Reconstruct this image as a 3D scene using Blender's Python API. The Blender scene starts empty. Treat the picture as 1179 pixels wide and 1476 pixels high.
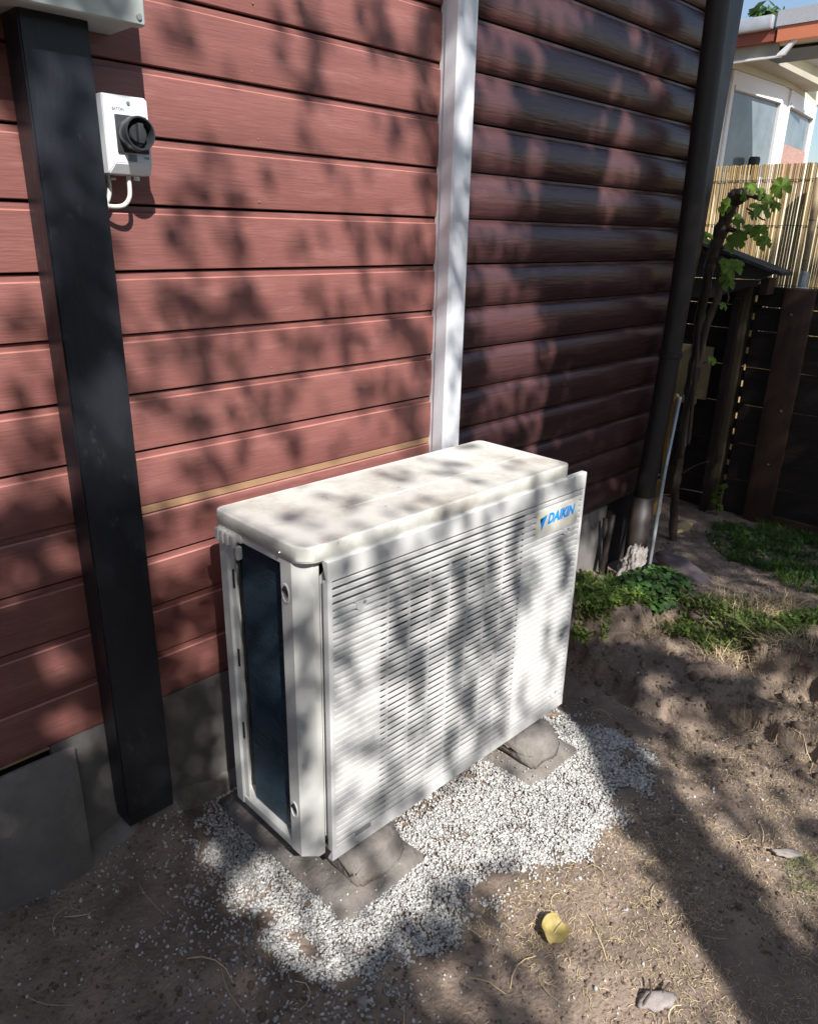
import bpy, bmesh, math, random
import numpy as np
from mathutils import Vector, Matrix
random.seed(7); rng = np.random.default_rng(7)
S = bpy.context.scene
C = S.collection
# ------------------------------------------------------------------ camera
CAMR = np.array([[0.7039485, -0.7099471, 0.0207745], [-0.2345155, -0.2599442, -0.9367131], [0.670417, 0.6545259, -0.3494809]])
FPX = 1083.81
CAMP = np.array([0.0, -1.52162, 1.44687])
cd = bpy.data.cameras.new('camera'); cam = bpy.data.objects.new('camera', cd); C.objects.link(cam)
cd.sensor_fit = 'HORIZONTAL'; cd.sensor_width = 36; cd.lens = FPX / 1179 * 36
cd.clip_start = 0.05; cd.clip_end = 400
mw = Matrix.Identity(4)
for i in range(3):
    mw[i][0] = CAMR[0][i]; mw[i][1] = -CAMR[1][i]; mw[i][2] = -CAMR[2][i]; mw[i][3] = CAMP[i]
cam.matrix_world = mw
S.camera = cam
# ------------------------------------------------------------------ light
SUN = np.array([-0.425, -1.0, 1.0]); SUN = SUN / np.linalg.norm(SUN)      # towards the sun
W = bpy.data.worlds.new('World'); S.world = W; W.use_nodes = True
wn = W.node_tree; bg = wn.nodes['Background']
sk = wn.nodes.new('ShaderNodeTexSky'); sk.sky_type = 'NISHITA'; sk.sun_disc = False
sk.sun_elevation = math.asin(SUN[2]); sk.sun_rotation = math.atan2(SUN[0], SUN[1])
sk.air_density = 1.0; sk.dust_density = 1.2; sk.ozone_density = 1.0
wn.links.new(sk.outputs[0], bg.inputs[0]); bg.inputs[1].default_value = 0.10
sl = bpy.data.lights.new('sun', 'SUN'); so = bpy.data.objects.new('sun', sl); C.objects.link(so)
sl.energy = 5.0; sl.angle = math.radians(0.53); sl.color = (1.0, 0.975, 0.945)
so.rotation_euler = Vector(tuple(SUN)).to_track_quat('Z', 'Y').to_euler(); so.location = (-4, -9, 9)
S.view_settings.view_transform = 'Standard'; S.view_settings.look = 'None'
S.view_settings.exposure = 0.6; S.view_settings.gamma = 1.0
S.view_settings.use_curve_mapping = False
S.render.resolution_x = 817; S.render.resolution_y = 1024

# ------------------------------------------------------------------ measuring helpers
def ray(u, w):
    d = np.array([(u - 589.5) / FPX, (w - 738) / FPX, 1.0]); return d @ CAMR
def PT(u, w, axis, val):          # where the line of sight through a photo pixel meets an axis plane
    d = ray(u, w); t = (val - CAMP[axis]) / d[axis]; return CAMP + d * t
# ------------------------------------------------------------------ materials
def mat(name, base, rough=0.6, var=0.25, scale=8.0, bump=0.0, bscale=60.0, metal=0.0, spec=0.5, stretch=(1, 1, 1),
        base2=None, island=0.0, coat=0.0, trans=0.0, bdist=0.003, rvar=0.0):
    m = bpy.data.materials.new(name); m.use_nodes = True
    nt = m.node_tree; N = nt.nodes; L = nt.links; b = N['Principled BSDF']
    tc = N.new('ShaderNodeTexCoord'); mp = N.new('ShaderNodeMapping'); mp.inputs['Scale'].default_value = stretch
    L.new(tc.outputs['Object'], mp.inputs[0])
    nz = N.new('ShaderNodeTexNoise'); nz.inputs['Scale'].default_value = scale; nz.inputs['Detail'].default_value = 6
    nz.inputs['Roughness'].default_value = 0.65
    L.new(mp.outputs[0], nz.inputs['Vector'])
    rp = N.new('ShaderNodeValToRGB'); L.new(nz.outputs['Fac'], rp.inputs[0])
    rp.color_ramp.elements[0].position = 0.3; rp.color_ramp.elements[1].position = 0.7
    c = np.array(base, float)
    c2 = np.array(base2, float) if base2 is not None else np.clip(c * (1 + var), 0, 1)
    c1 = c * (1 - var) if base2 is None else c
    rp.color_ramp.elements[0].color = (*c1, 1); rp.color_ramp.elements[1].color = (*c2, 1)
    out = rp.outputs[0]
    if island > 0:
        g = N.new('ShaderNodeNewGeometry'); mr = N.new('ShaderNodeMapRange')
        L.new(g.outputs['Random Per Island'], mr.inputs[0]); mr.inputs['To Min'].default_value = 1 - island; mr.inputs['To Max'].default_value = 1 + island
        mx = N.new('ShaderNodeVectorMath'); mx.operation = 'SCALE'; L.new(out, mx.inputs[0]); L.new(mr.outputs[0], mx.inputs['Scale']); out = mx.outputs[0]
    L.new(out, b.inputs['Base Color'])
    b.inputs['Roughness'].default_value = rough; b.inputs['Metallic'].default_value = metal
    b.inputs['Specular IOR Level'].default_value = spec
    if coat: b.inputs['Coat Weight'].default_value = coat; b.inputs['Coat Roughness'].default_value = 0.25
    if rvar:
        mr2 = N.new('ShaderNodeMapRange'); L.new(nz.outputs['Fac'], mr2.inputs[0]); mr2.inputs['To Min'].default_value = rough - rvar; mr2.inputs['To Max'].default_value = rough + rvar
        L.new(mr2.outputs[0], b.inputs['Roughness'])
    if bump:
        n2 = N.new('ShaderNodeTexNoise'); n2.inputs['Scale'].default_value = bscale; n2.inputs['Detail'].default_value = 5
        L.new(mp.outputs[0], n2.inputs['Vector'])
        bp = N.new('ShaderNodeBump'); bp.inputs['Strength'].default_value = bump; bp.inputs['Distance'].default_value = bdist
        L.new(n2.outputs['Fac'], bp.inputs['Height']); L.new(bp.outputs[0], b.inputs['Normal'])
    if trans:
        t = N.new('ShaderNodeBsdfTranslucent'); L.new(out, t.inputs[0]); ms = N.new('ShaderNodeMixShader'); ms.inputs[0].default_value = trans
        L.new(b.outputs[0], ms.inputs[1]); L.new(t.outputs[0], ms.inputs[2]); L.new(ms.outputs[0], N['Material Output'].inputs[0])
    return m
def overlay(m, color, scale, lo, hi, stretch=(1, 1, 1), kind='noise', amount=1.0, detail=8, seed=0.0):
    """a layer of dirt, scratches or fading with a shape of its own over the base colour"""
    nt = m.node_tree; N = nt.nodes; L = nt.links; b = N['Principled BSDF']
    src = b.inputs['Base Color'].links[0].from_socket
    tc = N.new('ShaderNodeTexCoord'); mp = N.new('ShaderNodeMapping'); mp.inputs['Scale'].default_value = stretch; mp.inputs['Location'].default_value = (seed, seed * .7, seed * .3)
    L.new(tc.outputs['Object'], mp.inputs[0])
    nz = N.new('ShaderNodeTexNoise'); nz.inputs['Scale'].default_value = scale; nz.inputs['Detail'].default_value = detail; nz.inputs['Roughness'].default_value = 0.7
    L.new(mp.outputs[0], nz.inputs['Vector'])
    mr = N.new('ShaderNodeMapRange'); mr.inputs['From Min'].default_value = lo; mr.inputs['From Max'].default_value = hi; mr.inputs['To Max'].default_value = amount
    L.new(nz.outputs['Fac'], mr.inputs[0])
    mx = N.new('ShaderNodeMix'); mx.data_type = 'RGBA'; L.new(mr.outputs[0], mx.inputs[0]); L.new(src, mx.inputs[6]); mx.inputs[7].default_value = (*color, 1)
    L.new(mx.outputs[2], b.inputs['Base Color'])
    return m
RED = mat('red_paint', (0.225, 0.086, 0.073), 0.5, 0.16, 3, bump=0.35, bscale=70, stretch=(0.25, 1, 3), rvar=0.12)
overlay(RED, (0.42, 0.21, 0.18), 9, 0.52, 0.8, (0.5, 1, 3), amount=0.5, seed=3)
overlay(RED, (0.46, 0.27, 0.24), 90, 0.69, 0.76, (0.22, 1, 1.2), amount=0.55, seed=9)
overlay(RED, (0.06, 0.03, 0.028), 15, 0.70, 0.73, (0.10, 1, 2.0), amount=0.8, seed=21)
overlay(RED, (0.13, 0.055, 0.05), 2.2, 0.5, 0.75, (0.7, 1, 1), amount=0.5, seed=31)
RED_EDGE = mat('highlight_red_paint', (0.40, 0.17, 0.14), 0.5, 0.25, 20, stretch=(0.3, 1, 1))  # lighter red that paints the highlight along each board's upper edge
RED_SHADE = mat('shade_darkened_red', (0.078, 0.036, 0.036), 0.25, 0.22, 3, bump=0.6, bscale=45, stretch=(0.2, 1, 3), rvar=0.1)  # same red paint as the left boards, shade darkened into its colour
overlay(RED_SHADE, (0.26, 0.12, 0.10), 10, 0.55, 0.8, (0.35, 1, 2.5), amount=0.4, seed=5)
overlay(RED_SHADE, (0.02, 0.014, 0.014), 22, 0.66, 0.7, (0.12, 1, 2.2), amount=0.8, seed=2)
TAN = mat('bare_wood', (0.34, 0.20, 0.11), 0.75, 0.25, 14, stretch=(0.2, 1, 1))
BLK = mat('dark_gap', (0.012, 0.009, 0.009), 0.9, 0.1)
NAVY = mat('blue_black_paint', (0.013, 0.0145, 0.0195), 0.42, 0.25, 5, bump=0.3, bscale=50, stretch=(2, 2, 0.35), rvar=0.1)
overlay(NAVY, (0.10, 0.105, 0.12), 26, 0.60, 0.74, (1, 1, 0.5), amount=0.45, seed=4)
overlay(NAVY, (0.2, 0.2, 0.21), 160, 0.72, 0.78, (1, 1, 0.7), amount=0.6, seed=8)
PLINTH = mat('grey_cement_board', (0.165, 0.15, 0.14), 0.8, 0.16, 7, bump=0.4, bscale=90)
overlay(PLINTH, (0.24, 0.21, 0.19), 5, 0.5, 0.75, amount=0.5, seed=2)
PLINTH2 = mat('weathered_cement_slab', (0.20, 0.18, 0.162), 0.85, 0.2, 9, bump=0.5, bscale=120)
overlay(PLINTH2, (0.10, 0.085, 0.075), 14, 0.55, 0.75, (1, 1, 0.5), amount=0.6, seed=6)
CREAM = mat('cream_enamel', (0.58, 0.575, 0.54), 0.38, 0.05, 4, rvar=0.06)
overlay(CREAM, (0.42, 0.38, 0.31), 16, 0.62, 0.85, amount=0.35, seed=1)
LIDM = mat('dirty_cream_enamel', (0.62, 0.61, 0.555), 0.5, 0.07, 5, bump=0.1, bscale=80)
overlay(LIDM, (0.33, 0.27, 0.21), 6, 0.46, 0.72, amount=0.75, seed=11)
overlay(LIDM, (0.16, 0.11, 0.08), 30, 0.64, 0.72, (1, 1.6, 1), amount=0.7, seed=14)
overlay(LIDM, (0.40, 0.36, 0.30), 140, 0.62, 0.72, amount=0.5, seed=17)
GRILLE = mat('cream_plastic', (0.60, 0.595, 0.575), 0.45, 0.05, 5)
BADGE = mat('badge_plastic', (0.60, 0.58, 0.49), 0.4, 0.04, 8)
BLUE = mat('brand_blue', (0.01, 0.28, 0.75), 0.4, 0.03)
DBLUE = mat('brand_dark', (0.01, 0.05, 0.10), 0.4, 0.03)
COIL = mat('coil_fins', (0.045, 0.08, 0.115), 0.35, 0.3, 9, bump=0.8, bscale=260, stretch=(1, 0.15, 1), metal=0.4)
FAN = mat('fan_grey', (0.22, 0.22, 0.22), 0.5, 0.1)
INNER = mat('dark_steel', (0.03, 0.03, 0.032), 0.6, 0.2)
STEEL = mat('screw_steel', (0.5, 0.49, 0.46), 0.35, 0.1, metal=0.8)
UPVC = mat('white_upvc', (0.72, 0.73, 0.76), 0.28, 0.03, 3)
BOXG = mat('grey_white_plastic', (0.42, 0.45, 0.43), 0.45, 0.04, 6)
SWW = mat('switch_white_plastic', (0.74, 0.76, 0.79), 0.4, 0.03, 6)
SWB = mat('switch_black_plastic', (0.035, 0.037, 0.042), 0.35, 0.15, 10)
SWG = mat('switch_grey_print', (0.20, 0.21, 0.23), 0.5, 0.1)
CABLE = mat('white_cable', (0.66, 0.66, 0.60), 0.45, 0.05)
PIPE = mat('brown_downpipe', (0.032, 0.023, 0.019), 0.55, 0.2, 6, stretch=(1, 1, 0.2))
CONC = mat('rough_concrete', (0.20, 0.178, 0.158), 0.9, 0.25, 14, bump=1.0, bscale=60, bdist=0.006)
overlay(CONC, (0.13, 0.095, 0.07), 10, 0.5, 0.7, amount=0.7, seed=3)
PLAST = mat('rough_plaster', (0.27, 0.24, 0.22), 0.9, 0.25, 30, bump=1.2, bscale=60, bdist=0.006)
GRAV = mat('gravel_stone', (0.47, 0.455, 0.43), 0.85, 0.2, 150, island=0.38, bump=0.3, bscale=300)
overlay(GRAV, (0.42, 0.32, 0.22), 60, 0.58, 0.68, amount=0.6, seed=3)
overlay(GRAV, (0.20, 0.18, 0.165), 75, 0.60, 0.68, amount=0.6, seed=13)
STONE = mat('field_stone', (0.30, 0.26, 0.24), 0.8, 0.2, 12, bump=0.6, bscale=60)
SLATE = mat('smooth_mauve_stone', (0.20, 0.155, 0.155), 0.5, 0.15, 8, bump=0.2)
STRAW = mat('dry_straw', (0.48, 0.37, 0.22), 0.8, 0.2, 40, island=0.4)
CLOD = mat('soil_clod', (0.16, 0.115, 0.085), 0.95, 0.2, 60, island=0.3, bump=0.5, bscale=200)
GRASS = mat('grass_green', (0.10, 0.17, 0.03), 0.6, 0.2, 20, island=0.45, trans=0.3)
MOSS = mat('ground_cover_green', (0.16, 0.235, 0.04), 0.7, 0.25, 20, island=0.5, trans=0.25)
IVY = mat('ivy_leaf', (0.055, 0.115, 0.028), 0.4, 0.2, 20, island=0.5, trans=0.15)
VLEAF = mat('vine_leaf', (0.19, 0.31, 0.035), 0.45, 0.4, 14, trans=0.45, bump=0.4, bscale=60)
BARK = mat('vine_bark', (0.085, 0.058, 0.042), 0.9, 0.45, 20, stretch=(1, 1, 0.2), bump=1.0, bscale=40, bdist=0.008)
TBARK = mat('tree_bark', (0.13, 0.10, 0.08), 0.9, 0.3, 10, stretch=(1, 1, 0.2), bump=1.0, bscale=20, bdist=0.02)
TLEAF = mat('tree_leaf', (0.07, 0.12, 0.03), 0.5, 0.2, 20, island=0.3, trans=0.2)
FENCE = mat('dark_fence_board', (0.028, 0.018, 0.014), 0.7, 0.35, 5, stretch=(1, 0.3, 3), bump=0.7, bscale=30)
BROWN = mat('brown_plank', (0.075, 0.038, 0.024), 0.65, 0.3, 6, stretch=(3, 3, 0.3), bump=0.5, bscale=30)
MOSSP = mat('mossy_post', (0.10, 0.075, 0.042), 0.8, 0.35, 8, stretch=(3, 3, 0.3), bump=0.6, bscale=40)
GREYW = mat('grey_weathered_board', (0.075, 0.07, 0.072), 0.8, 0.25, 6, stretch=(1, 0.3, 2))
FELT = mat('roof_felt', (0.05, 0.05, 0.05), 0.9, 0.25, 60, bump=0.5, bscale=150)
REED = mat('bamboo_reed', (0.50, 0.35, 0.16), 0.6, 0.15, 8, island=0.35, trans=0.12)
BPOLE = mat('bamboo_pole', (0.30, 0.22, 0.12), 0.5, 0.2, 10)
WIRE = mat('wire', (0.1, 0.09, 0.08), 0.6, 0.1)
PALEW = mat('pale_plywood', (0.46, 0.36, 0.19), 0.7, 0.1, 8)
YELW = mat('yellow_wood', (0.55, 0.33, 0.10), 0.6, 0.15, 10)
ROD = mat('grey_metal_rod', (0.42, 0.45, 0.47), 0.4, 0.1, 10, metal=0.3)
HOUSEW = mat('cream_house_paint', (0.62, 0.60, 0.45), 0.7, 0.06, 3)
HWHITE = mat('white_window_frame', (0.8, 0.8, 0.8), 0.4, 0.02)
GLASS = mat('window_glass', (0.16, 0.19, 0.21), 0.06, 0.35, 2.2, spec=0.8)
LACE = mat('lace_curtain', (0.40, 0.24, 0.20), 0.8, 0.5, 60)
ORANGE = mat('orange_fascia', (0.62, 0.20, 0.10), 0.6, 0.1, 4)
REDF = mat('red_fascia', (0.30, 0.08, 0.05), 0.6, 0.1, 4)
GUTT = mat('metal_gutter', (0.55, 0.55, 0.56), 0.35, 0.15, 8, metal=0.5)
ROOFG = mat('grey_roof_sheet', (0.42, 0.43, 0.45), 0.85, 0.12, 90, bump=0.3, bscale=200)
SOFF = mat('beige_soffit', (0.40, 0.37, 0.28), 0.7, 0.08, 4)
YLEAF = mat('yellow_dead_leaf', (0.46, 0.36, 0.13), 0.6, 0.25, 40, trans=0.2, bump=0.5, bscale=80)

# ground: soil with dry pale crumbs, damp dark patches and thin green
GROUND = mat('garden_soil', (0.115, 0.083, 0.063), 0.95, 0.3, 7, base2=(0.34, 0.255, 0.195), bump=1.0, bscale=90, bdist=0.008)
overlay(GROUND, (0.42, 0.34, 0.25), 90, 0.58, 0.7, amount=0.45, seed=2)
overlay(GROUND, (0.075, 0.05, 0.038), 3, 0.55, 0.7, amount=0.6, seed=6)

# ------------------------------------------------------------------ object helpers
def tag(o, label=None, cat=None, group=None, kind=None):
    if label: o['label'] = label
    if cat: o['category'] = cat
    if group: o['group'] = group
    if kind: o['kind'] = kind
    return o
def link(name, me, m=None, parent=None, loc=None):
    o = bpy.data.objects.new(name, me); C.objects.link(o)
    if m is not None and len(me.materials) == 0: me.materials.append(m)
    if parent: o.parent = parent
    if loc is not None: o.location = loc
    return o
def thing(name, loc, label, cat, group=None, rz=0.0):
    o = bpy.data.objects.new(name, None); C.objects.link(o); o.empty_display_size = 0.1
    o.location = loc; o.rotation_euler = (0, 0, rz); return tag(o, label, cat, group)
def mesh(name, vs, fs, smooth=False):
    me = bpy.data.meshes.new(name); me.from_pydata([tuple(map(float, v)) for v in vs], [], [tuple(map(int, f)) for f in fs])
    if smooth: me.polygons.foreach_set('use_smooth', [True] * len(me.polygons))
    me.update(); return me
def npmesh(name, V, F, smooth=False):
    V = np.asarray(V, np.float32); F = np.asarray(F, np.int32); k = F.shape[1]
    me = bpy.data.meshes.new(name); me.vertices.add(len(V)); me.vertices.foreach_set('co', V.ravel())
    me.loops.add(F.size); me.loops.foreach_set('vertex_index', F.ravel())
    me.polygons.add(len(F)); me.polygons.foreach_set('loop_start', np.arange(0, F.size, k, dtype=np.int32))
    me.polygons.foreach_set('loop_total', np.full(len(F), k, dtype=np.int32))
    if smooth: me.polygons.foreach_set('use_smooth', np.ones(len(F), bool))
    me.update(calc_edges=True); me.validate(); return me
def boxmesh(x0, x1, y0, y1, z0, z1, bev=0.0, seg=2, name='box'):
    bm = bmesh.new(); bmesh.ops.create_cube(bm, size=1)
    for v in bm.verts: v.co = ((x0 + x1) / 2 + v.co.x * (x1 - x0), (y0 + y1) / 2 + v.co.y * (y1 - y0), (z0 + z1) / 2 + v.co.z * (z1 - z0))
    if bev: bmesh.ops.bevel(bm, geom=bm.edges[:], offset=bev, segments=seg, affect='EDGES', profile=0.6)
    me = bpy.data.meshes.new(name); bm.to_mesh(me); bm.free()
    if bev: me.polygons.foreach_set('use_smooth', [True] * len(me.polygons)); me.set_sharp_from_angle(angle=math.radians(35))
    return me
def box(name, x0, x1, y0, y1, z0, z1, m, parent=None, bev=0.0, seg=2):
    return link(name, boxmesh(x0, x1, y0, y1, z0, z1, bev, seg, name), m, parent)
def prism(name, prof, axis, a, b, m, parent=None, bev=0.0, smooth=False):
    """closed profile (pairs) extruded along an axis"""
    n = len(prof); vs = []
    for s in (a, b):
        for p in prof:
            if axis == 0: vs.append((s, p[0], p[1]))
            elif axis == 1: vs.append((p[0], s, p[1]))
            else: vs.append((p[0], p[1], s))
    fs = [tuple(range(n))[::-1], tuple(range(n, 2 * n))] + [(i, (i + 1) % n, n + (i + 1) % n, n + i) for i in range(n)]
    bm = bmesh.new(); bv = [bm.verts.new(v) for v in vs]
    for f in fs: bm.faces.new([bv[i] for i in f])
    bmesh.ops.recalc_face_normals(bm, faces=bm.faces[:])
    if bev: bmesh.ops.bevel(bm, geom=bm.edges[:], offset=bev, segments=2, affect='EDGES')
    me = bpy.data.meshes.new(name); bm.to_mesh(me); bm.free()
    if smooth or bev: me.polygons.foreach_set('use_smooth', [True] * len(me.polygons)); me.set_sharp_from_angle(angle=math.radians(40))
    return link(name, me, m, parent)
def tubemesh(pts, rad, n=10, name='tube', wob=0.0):
    pts = [np.array(p, float) for p in pts]; rads = rad if hasattr(rad, '__len__') else [rad] * len(pts)
    V = []; F = []
    up = np.array([0, 0, 1.0])
    for i, p in enumerate(pts):
        t = pts[min(i + 1, len(pts) - 1)] - pts[max(i - 1, 0)]; t = t / (np.linalg.norm(t) + 1e-9)
        a = np.cross(t, up if abs(t[2]) < 0.9 else np.array([1.0, 0, 0])); a /= np.linalg.norm(a)
        if i and np.dot(a, pa) < 0: a = -a
        b = np.cross(t, a); pa = a
        for k in range(n):
            th = 2 * math.pi * k / n; r = rads[i] * (1 + wob * (random.random() - .5) * 2)
            V.append(p + r * (math.cos(th) * a + math.sin(th) * b))
    for i in range(len(pts) - 1):
        for k in range(n): F.append((i * n + k, i * n + (k + 1) % n, (i + 1) * n + (k + 1) % n, (i + 1) * n + k))
    V.append(pts[0]); V.append(pts[-1]); a, b = len(V) - 2, len(V) - 1
    for k in range(n): F.append((a, (k + 1) % n, k)); F.append((b, (len(pts) - 1) * n + k, (len(pts) - 1) * n + (k + 1) % n))
    return mesh(name, V, F, True)
def tube(name, pts, rad, m, parent=None, n=10, wob=0.0): return link(name, tubemesh(pts, rad, n, name, wob), m, parent)
def smoothpath(pts, k=6):
    pts = [np.array(p, float) for p in pts]; P = [pts[0]] + pts + [pts[-1]]; o = []
    for i in range(1, len(P) - 2):
        for s in range(k):
            t = s / k; a, b, c, d = P[i - 1], P[i], P[i + 1], P[i + 2]
            o.append(0.5 * ((2 * b) + (-a + c) * t + (2 * a - 5 * b + 4 * c - d) * t * t + (-a + 3 * b - 3 * c + d) * t ** 3))
    o.append(pts[-1]); return o
def lathe(name, prof, m, parent=None, n=32, axis='y', center=(0, 0, 0)):
    """profile (radius, along) spun about an axis through center"""
    V = []; F = []
    for i, (r, h) in enumerate(prof):
        for k in range(n):
            t = 2 * math.pi * k / n; a, b = r * math.cos(t), r * math.sin(t)
            V.append({'y': (center[0] + a, center[1] + h, center[2] + b), 'z': (center[0] + a, center[1] + b, center[2] + h), 'x': (center[0] + h, center[1] + a, center[2] + b)}[axis])
    for i in range(len(prof) - 1):
        for k in range(n): F.append((i * n + k, i * n + (k + 1) % n, (i + 1) * n + (k + 1) % n, (i + 1) * n + k))
    me = mesh(name, V, F, True); bm = bmesh.new(); bm.from_mesh(me); bmesh.ops.recalc_face_normals(bm, faces=bm.faces[:]); bm.to_mesh(me); bm.free()
    me.set_sharp_from_angle(angle=math.radians(40)); return link(name, me, m, parent)
def vnoise(x, y, seed=0):
    xi = np.floor(x).astype(np.int64); yi = np.floor(y).astype(np.int64); fx = x - xi; fy = y - yi
    fx = fx * fx * (3 - 2 * fx); fy = fy * fy * (3 - 2 * fy)
    def h(a, b):
        n = (a * 374761393 + b * 668265263 + seed * 1442695041) & 0x7fffffff
        n = ((n ^ (n >> 13)) * 1274126177) & 0x7fffffff; n = (n ^ (n >> 16)) & 0xffff
        return n / 65535.0
    return (h(xi, yi) * (1 - fx) + h(xi + 1, yi) * fx) * (1 - fy) + (h(xi, yi + 1) * (1 - fx) + h(xi + 1, yi + 1) * fx) * fy
def fbm(x, y, seed=0, o=5):
    s = 0; a = 1; t = 0
    for i in range(o): s = s + a * vnoise(x * 2 ** i, y * 2 ** i, seed + i * 17); t += a; a *= 0.55
    return s / t
def inpoly(px, py, poly):
    px = np.asarray(px, float); py = np.asarray(py, float); c = np.zeros(px.shape, bool); n = len(poly)
    for i in range(n):
        x0, y0 = poly[i]; x1, y1 = poly[(i + 1) % n]
        if y0 == y1: continue
        k = ((y0 > py) != (y1 > py)) & (px < (x1 - x0) * (py - y0) / (y1 - y0) + x0); c ^= k
    return c
def polydist(px, py, poly):
    d = np.full(np.shape(px), 1e9)
    for i in range(len(poly)):
        a = np.array(poly[i]); b = np.array(poly[(i + 1) % len(poly)]); ab = b - a
        t = np.clip(((px - a[0]) * ab[0] + (py - a[1]) * ab[1]) / (ab @ ab + 1e-12), 0, 1)
        d = np.minimum(d, np.hypot(px - a[0] - t * ab[0], py - a[1] - t * ab[1]))
    return d
GP = lambda lst: [tuple(PT(u, w, 2, 0.0)[:2]) for u, w in lst]
GRAVEL_POLY = GP([(262, 1180), (325, 1135), (560, 1000), (700, 1000), (822, 1030), (880, 1052), (932, 1092), (925, 1140), (868, 1190), (838, 1232), (770, 1255), (705, 1290), (668, 1335), (600, 1372), (548, 1408), (498, 1428), (455, 1405), (430, 1368), (392, 1330), (372, 1320), (352, 1290), (330, 1275), (300, 1235), (268, 1215)])
PAVER = [((0.80, 1.06), (-0.575, -0.06)), ((1.45, 1.70), (-0.60, -0.08))]

# ------------------------------------------------------------------ ground
CREST = GP([(845, 945), (927, 925), (985, 918), (1040, 945), (1100, 980), (1179, 1020), (1260, 1070)]) + [(6.0, -3.0), (6.0, 1.0), (2.3, 1.0)]
CREST2 = GP([(930, 1010), (1000, 1018), (1060, 1016), (1110, 1045), (1179, 1085), (1260, 1130)]) + [(6.0, -3.0), (6.0, 1.0), (2.2, 0.2)]
def step(x, y, poly, wdt, amp, seed):
    d = polydist(x, y, poly); d = np.where(inpoly(x, y, poly), d, -d) + (fbm(x * 12, y * 12, seed, 4) - .5) * amp
    t = np.clip(d / wdt + .5, 0, 1); return t * t * (3 - 2 * t)
def gh(x, y):
    z = (fbm(x * 3.1, y * 3.1, 3) - 0.5) * 0.05 + (fbm(x * 17, y * 17, 9, 4) - 0.5) * 0.016
    rough = np.clip(1 - polydist(x, y, [(2.2, -.35), (2.45, -.55), (2.5, -1.1)]) / 0.42, 0, 1)
    z = z + rough * ((fbm(x * 11, y * 11, 21, 4) - 0.45) * 0.10 + 0.02)
    fade = np.clip(1 - (x - 2.4) / 1.2, 0, 1); near = (np.hypot(x - 2, y + .8) < 3)
    if np.any(near): z = z + near * (.095 * step(x, y, CREST, .03, .12, 31) + .06 * step(x, y, CREST2, .03, .12, 37)) * fade - near * .03 * np.exp(-(((x - 2.3) / .5) ** 2 + ((y + .75) / .5) ** 2))
    hole = np.exp(-(((x - 2.03) / .26) ** 2 + ((y + .82) / .3) ** 2)); z = z - 0.035 * hole
    flat = np.clip(1 - polydist(x, y, GRAVEL_POLY) / 0.12, 0, 1); flat = np.where(inpoly(x, y, GRAVEL_POLY), 1, flat)
    z = z * (1 - 0.8 * flat)
    z = z - 0.06 * np.exp(-(((x - 2.85) / .35) ** 2 + ((y + .05) / .3) ** 2))
    z = z + .09 * np.exp(-((x - .63) / .11) ** 2 - ((y + .02) / .11) ** 2) * (y < .2) + .05 * np.exp(-((x - .18) / .15) ** 2 - ((y + .03) / .12) ** 2)
    far = np.clip((np.hypot(x - 2, y + 1) - 6) / 10, 0, 1)
    return z * (1 - far) * np.clip(1.0, 0, 1)
def axis_coords(lo, hi, step, far):
    a = [lo]; s = step
    while a[-1] > -far: s *= 1.35; a.append(a[-1] - s)
    b = [hi]; s = step
    while b[-1] < far: s *= 1.35; b.append(b[-1] + s)
    return np.array(a[:0:-1] + list(np.arange(lo, hi, step)) + b)
gx = axis_coords(0.0, 4.3, 0.011, 180); gy = axis_coords(-1.9, 0.15, 0.011, 180)
GX, GY = np.meshgrid(gx, gy, indexing='ij'); GZ = gh(GX, GY)
nx, ny = GX.shape; idx = np.arange(nx * ny).reshape(nx, ny)
Fq = np.stack([idx[:-1, :-1], idx[1:, :-1], idx[1:, 1:], idx[:-1, 1:]], -1).reshape(-1, 4)
ground = link('ground', npmesh('ground', np.stack([GX, GY, GZ], -1).reshape(-1, 3), Fq, True), GROUND)
tag(ground, kind='structure')

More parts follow.
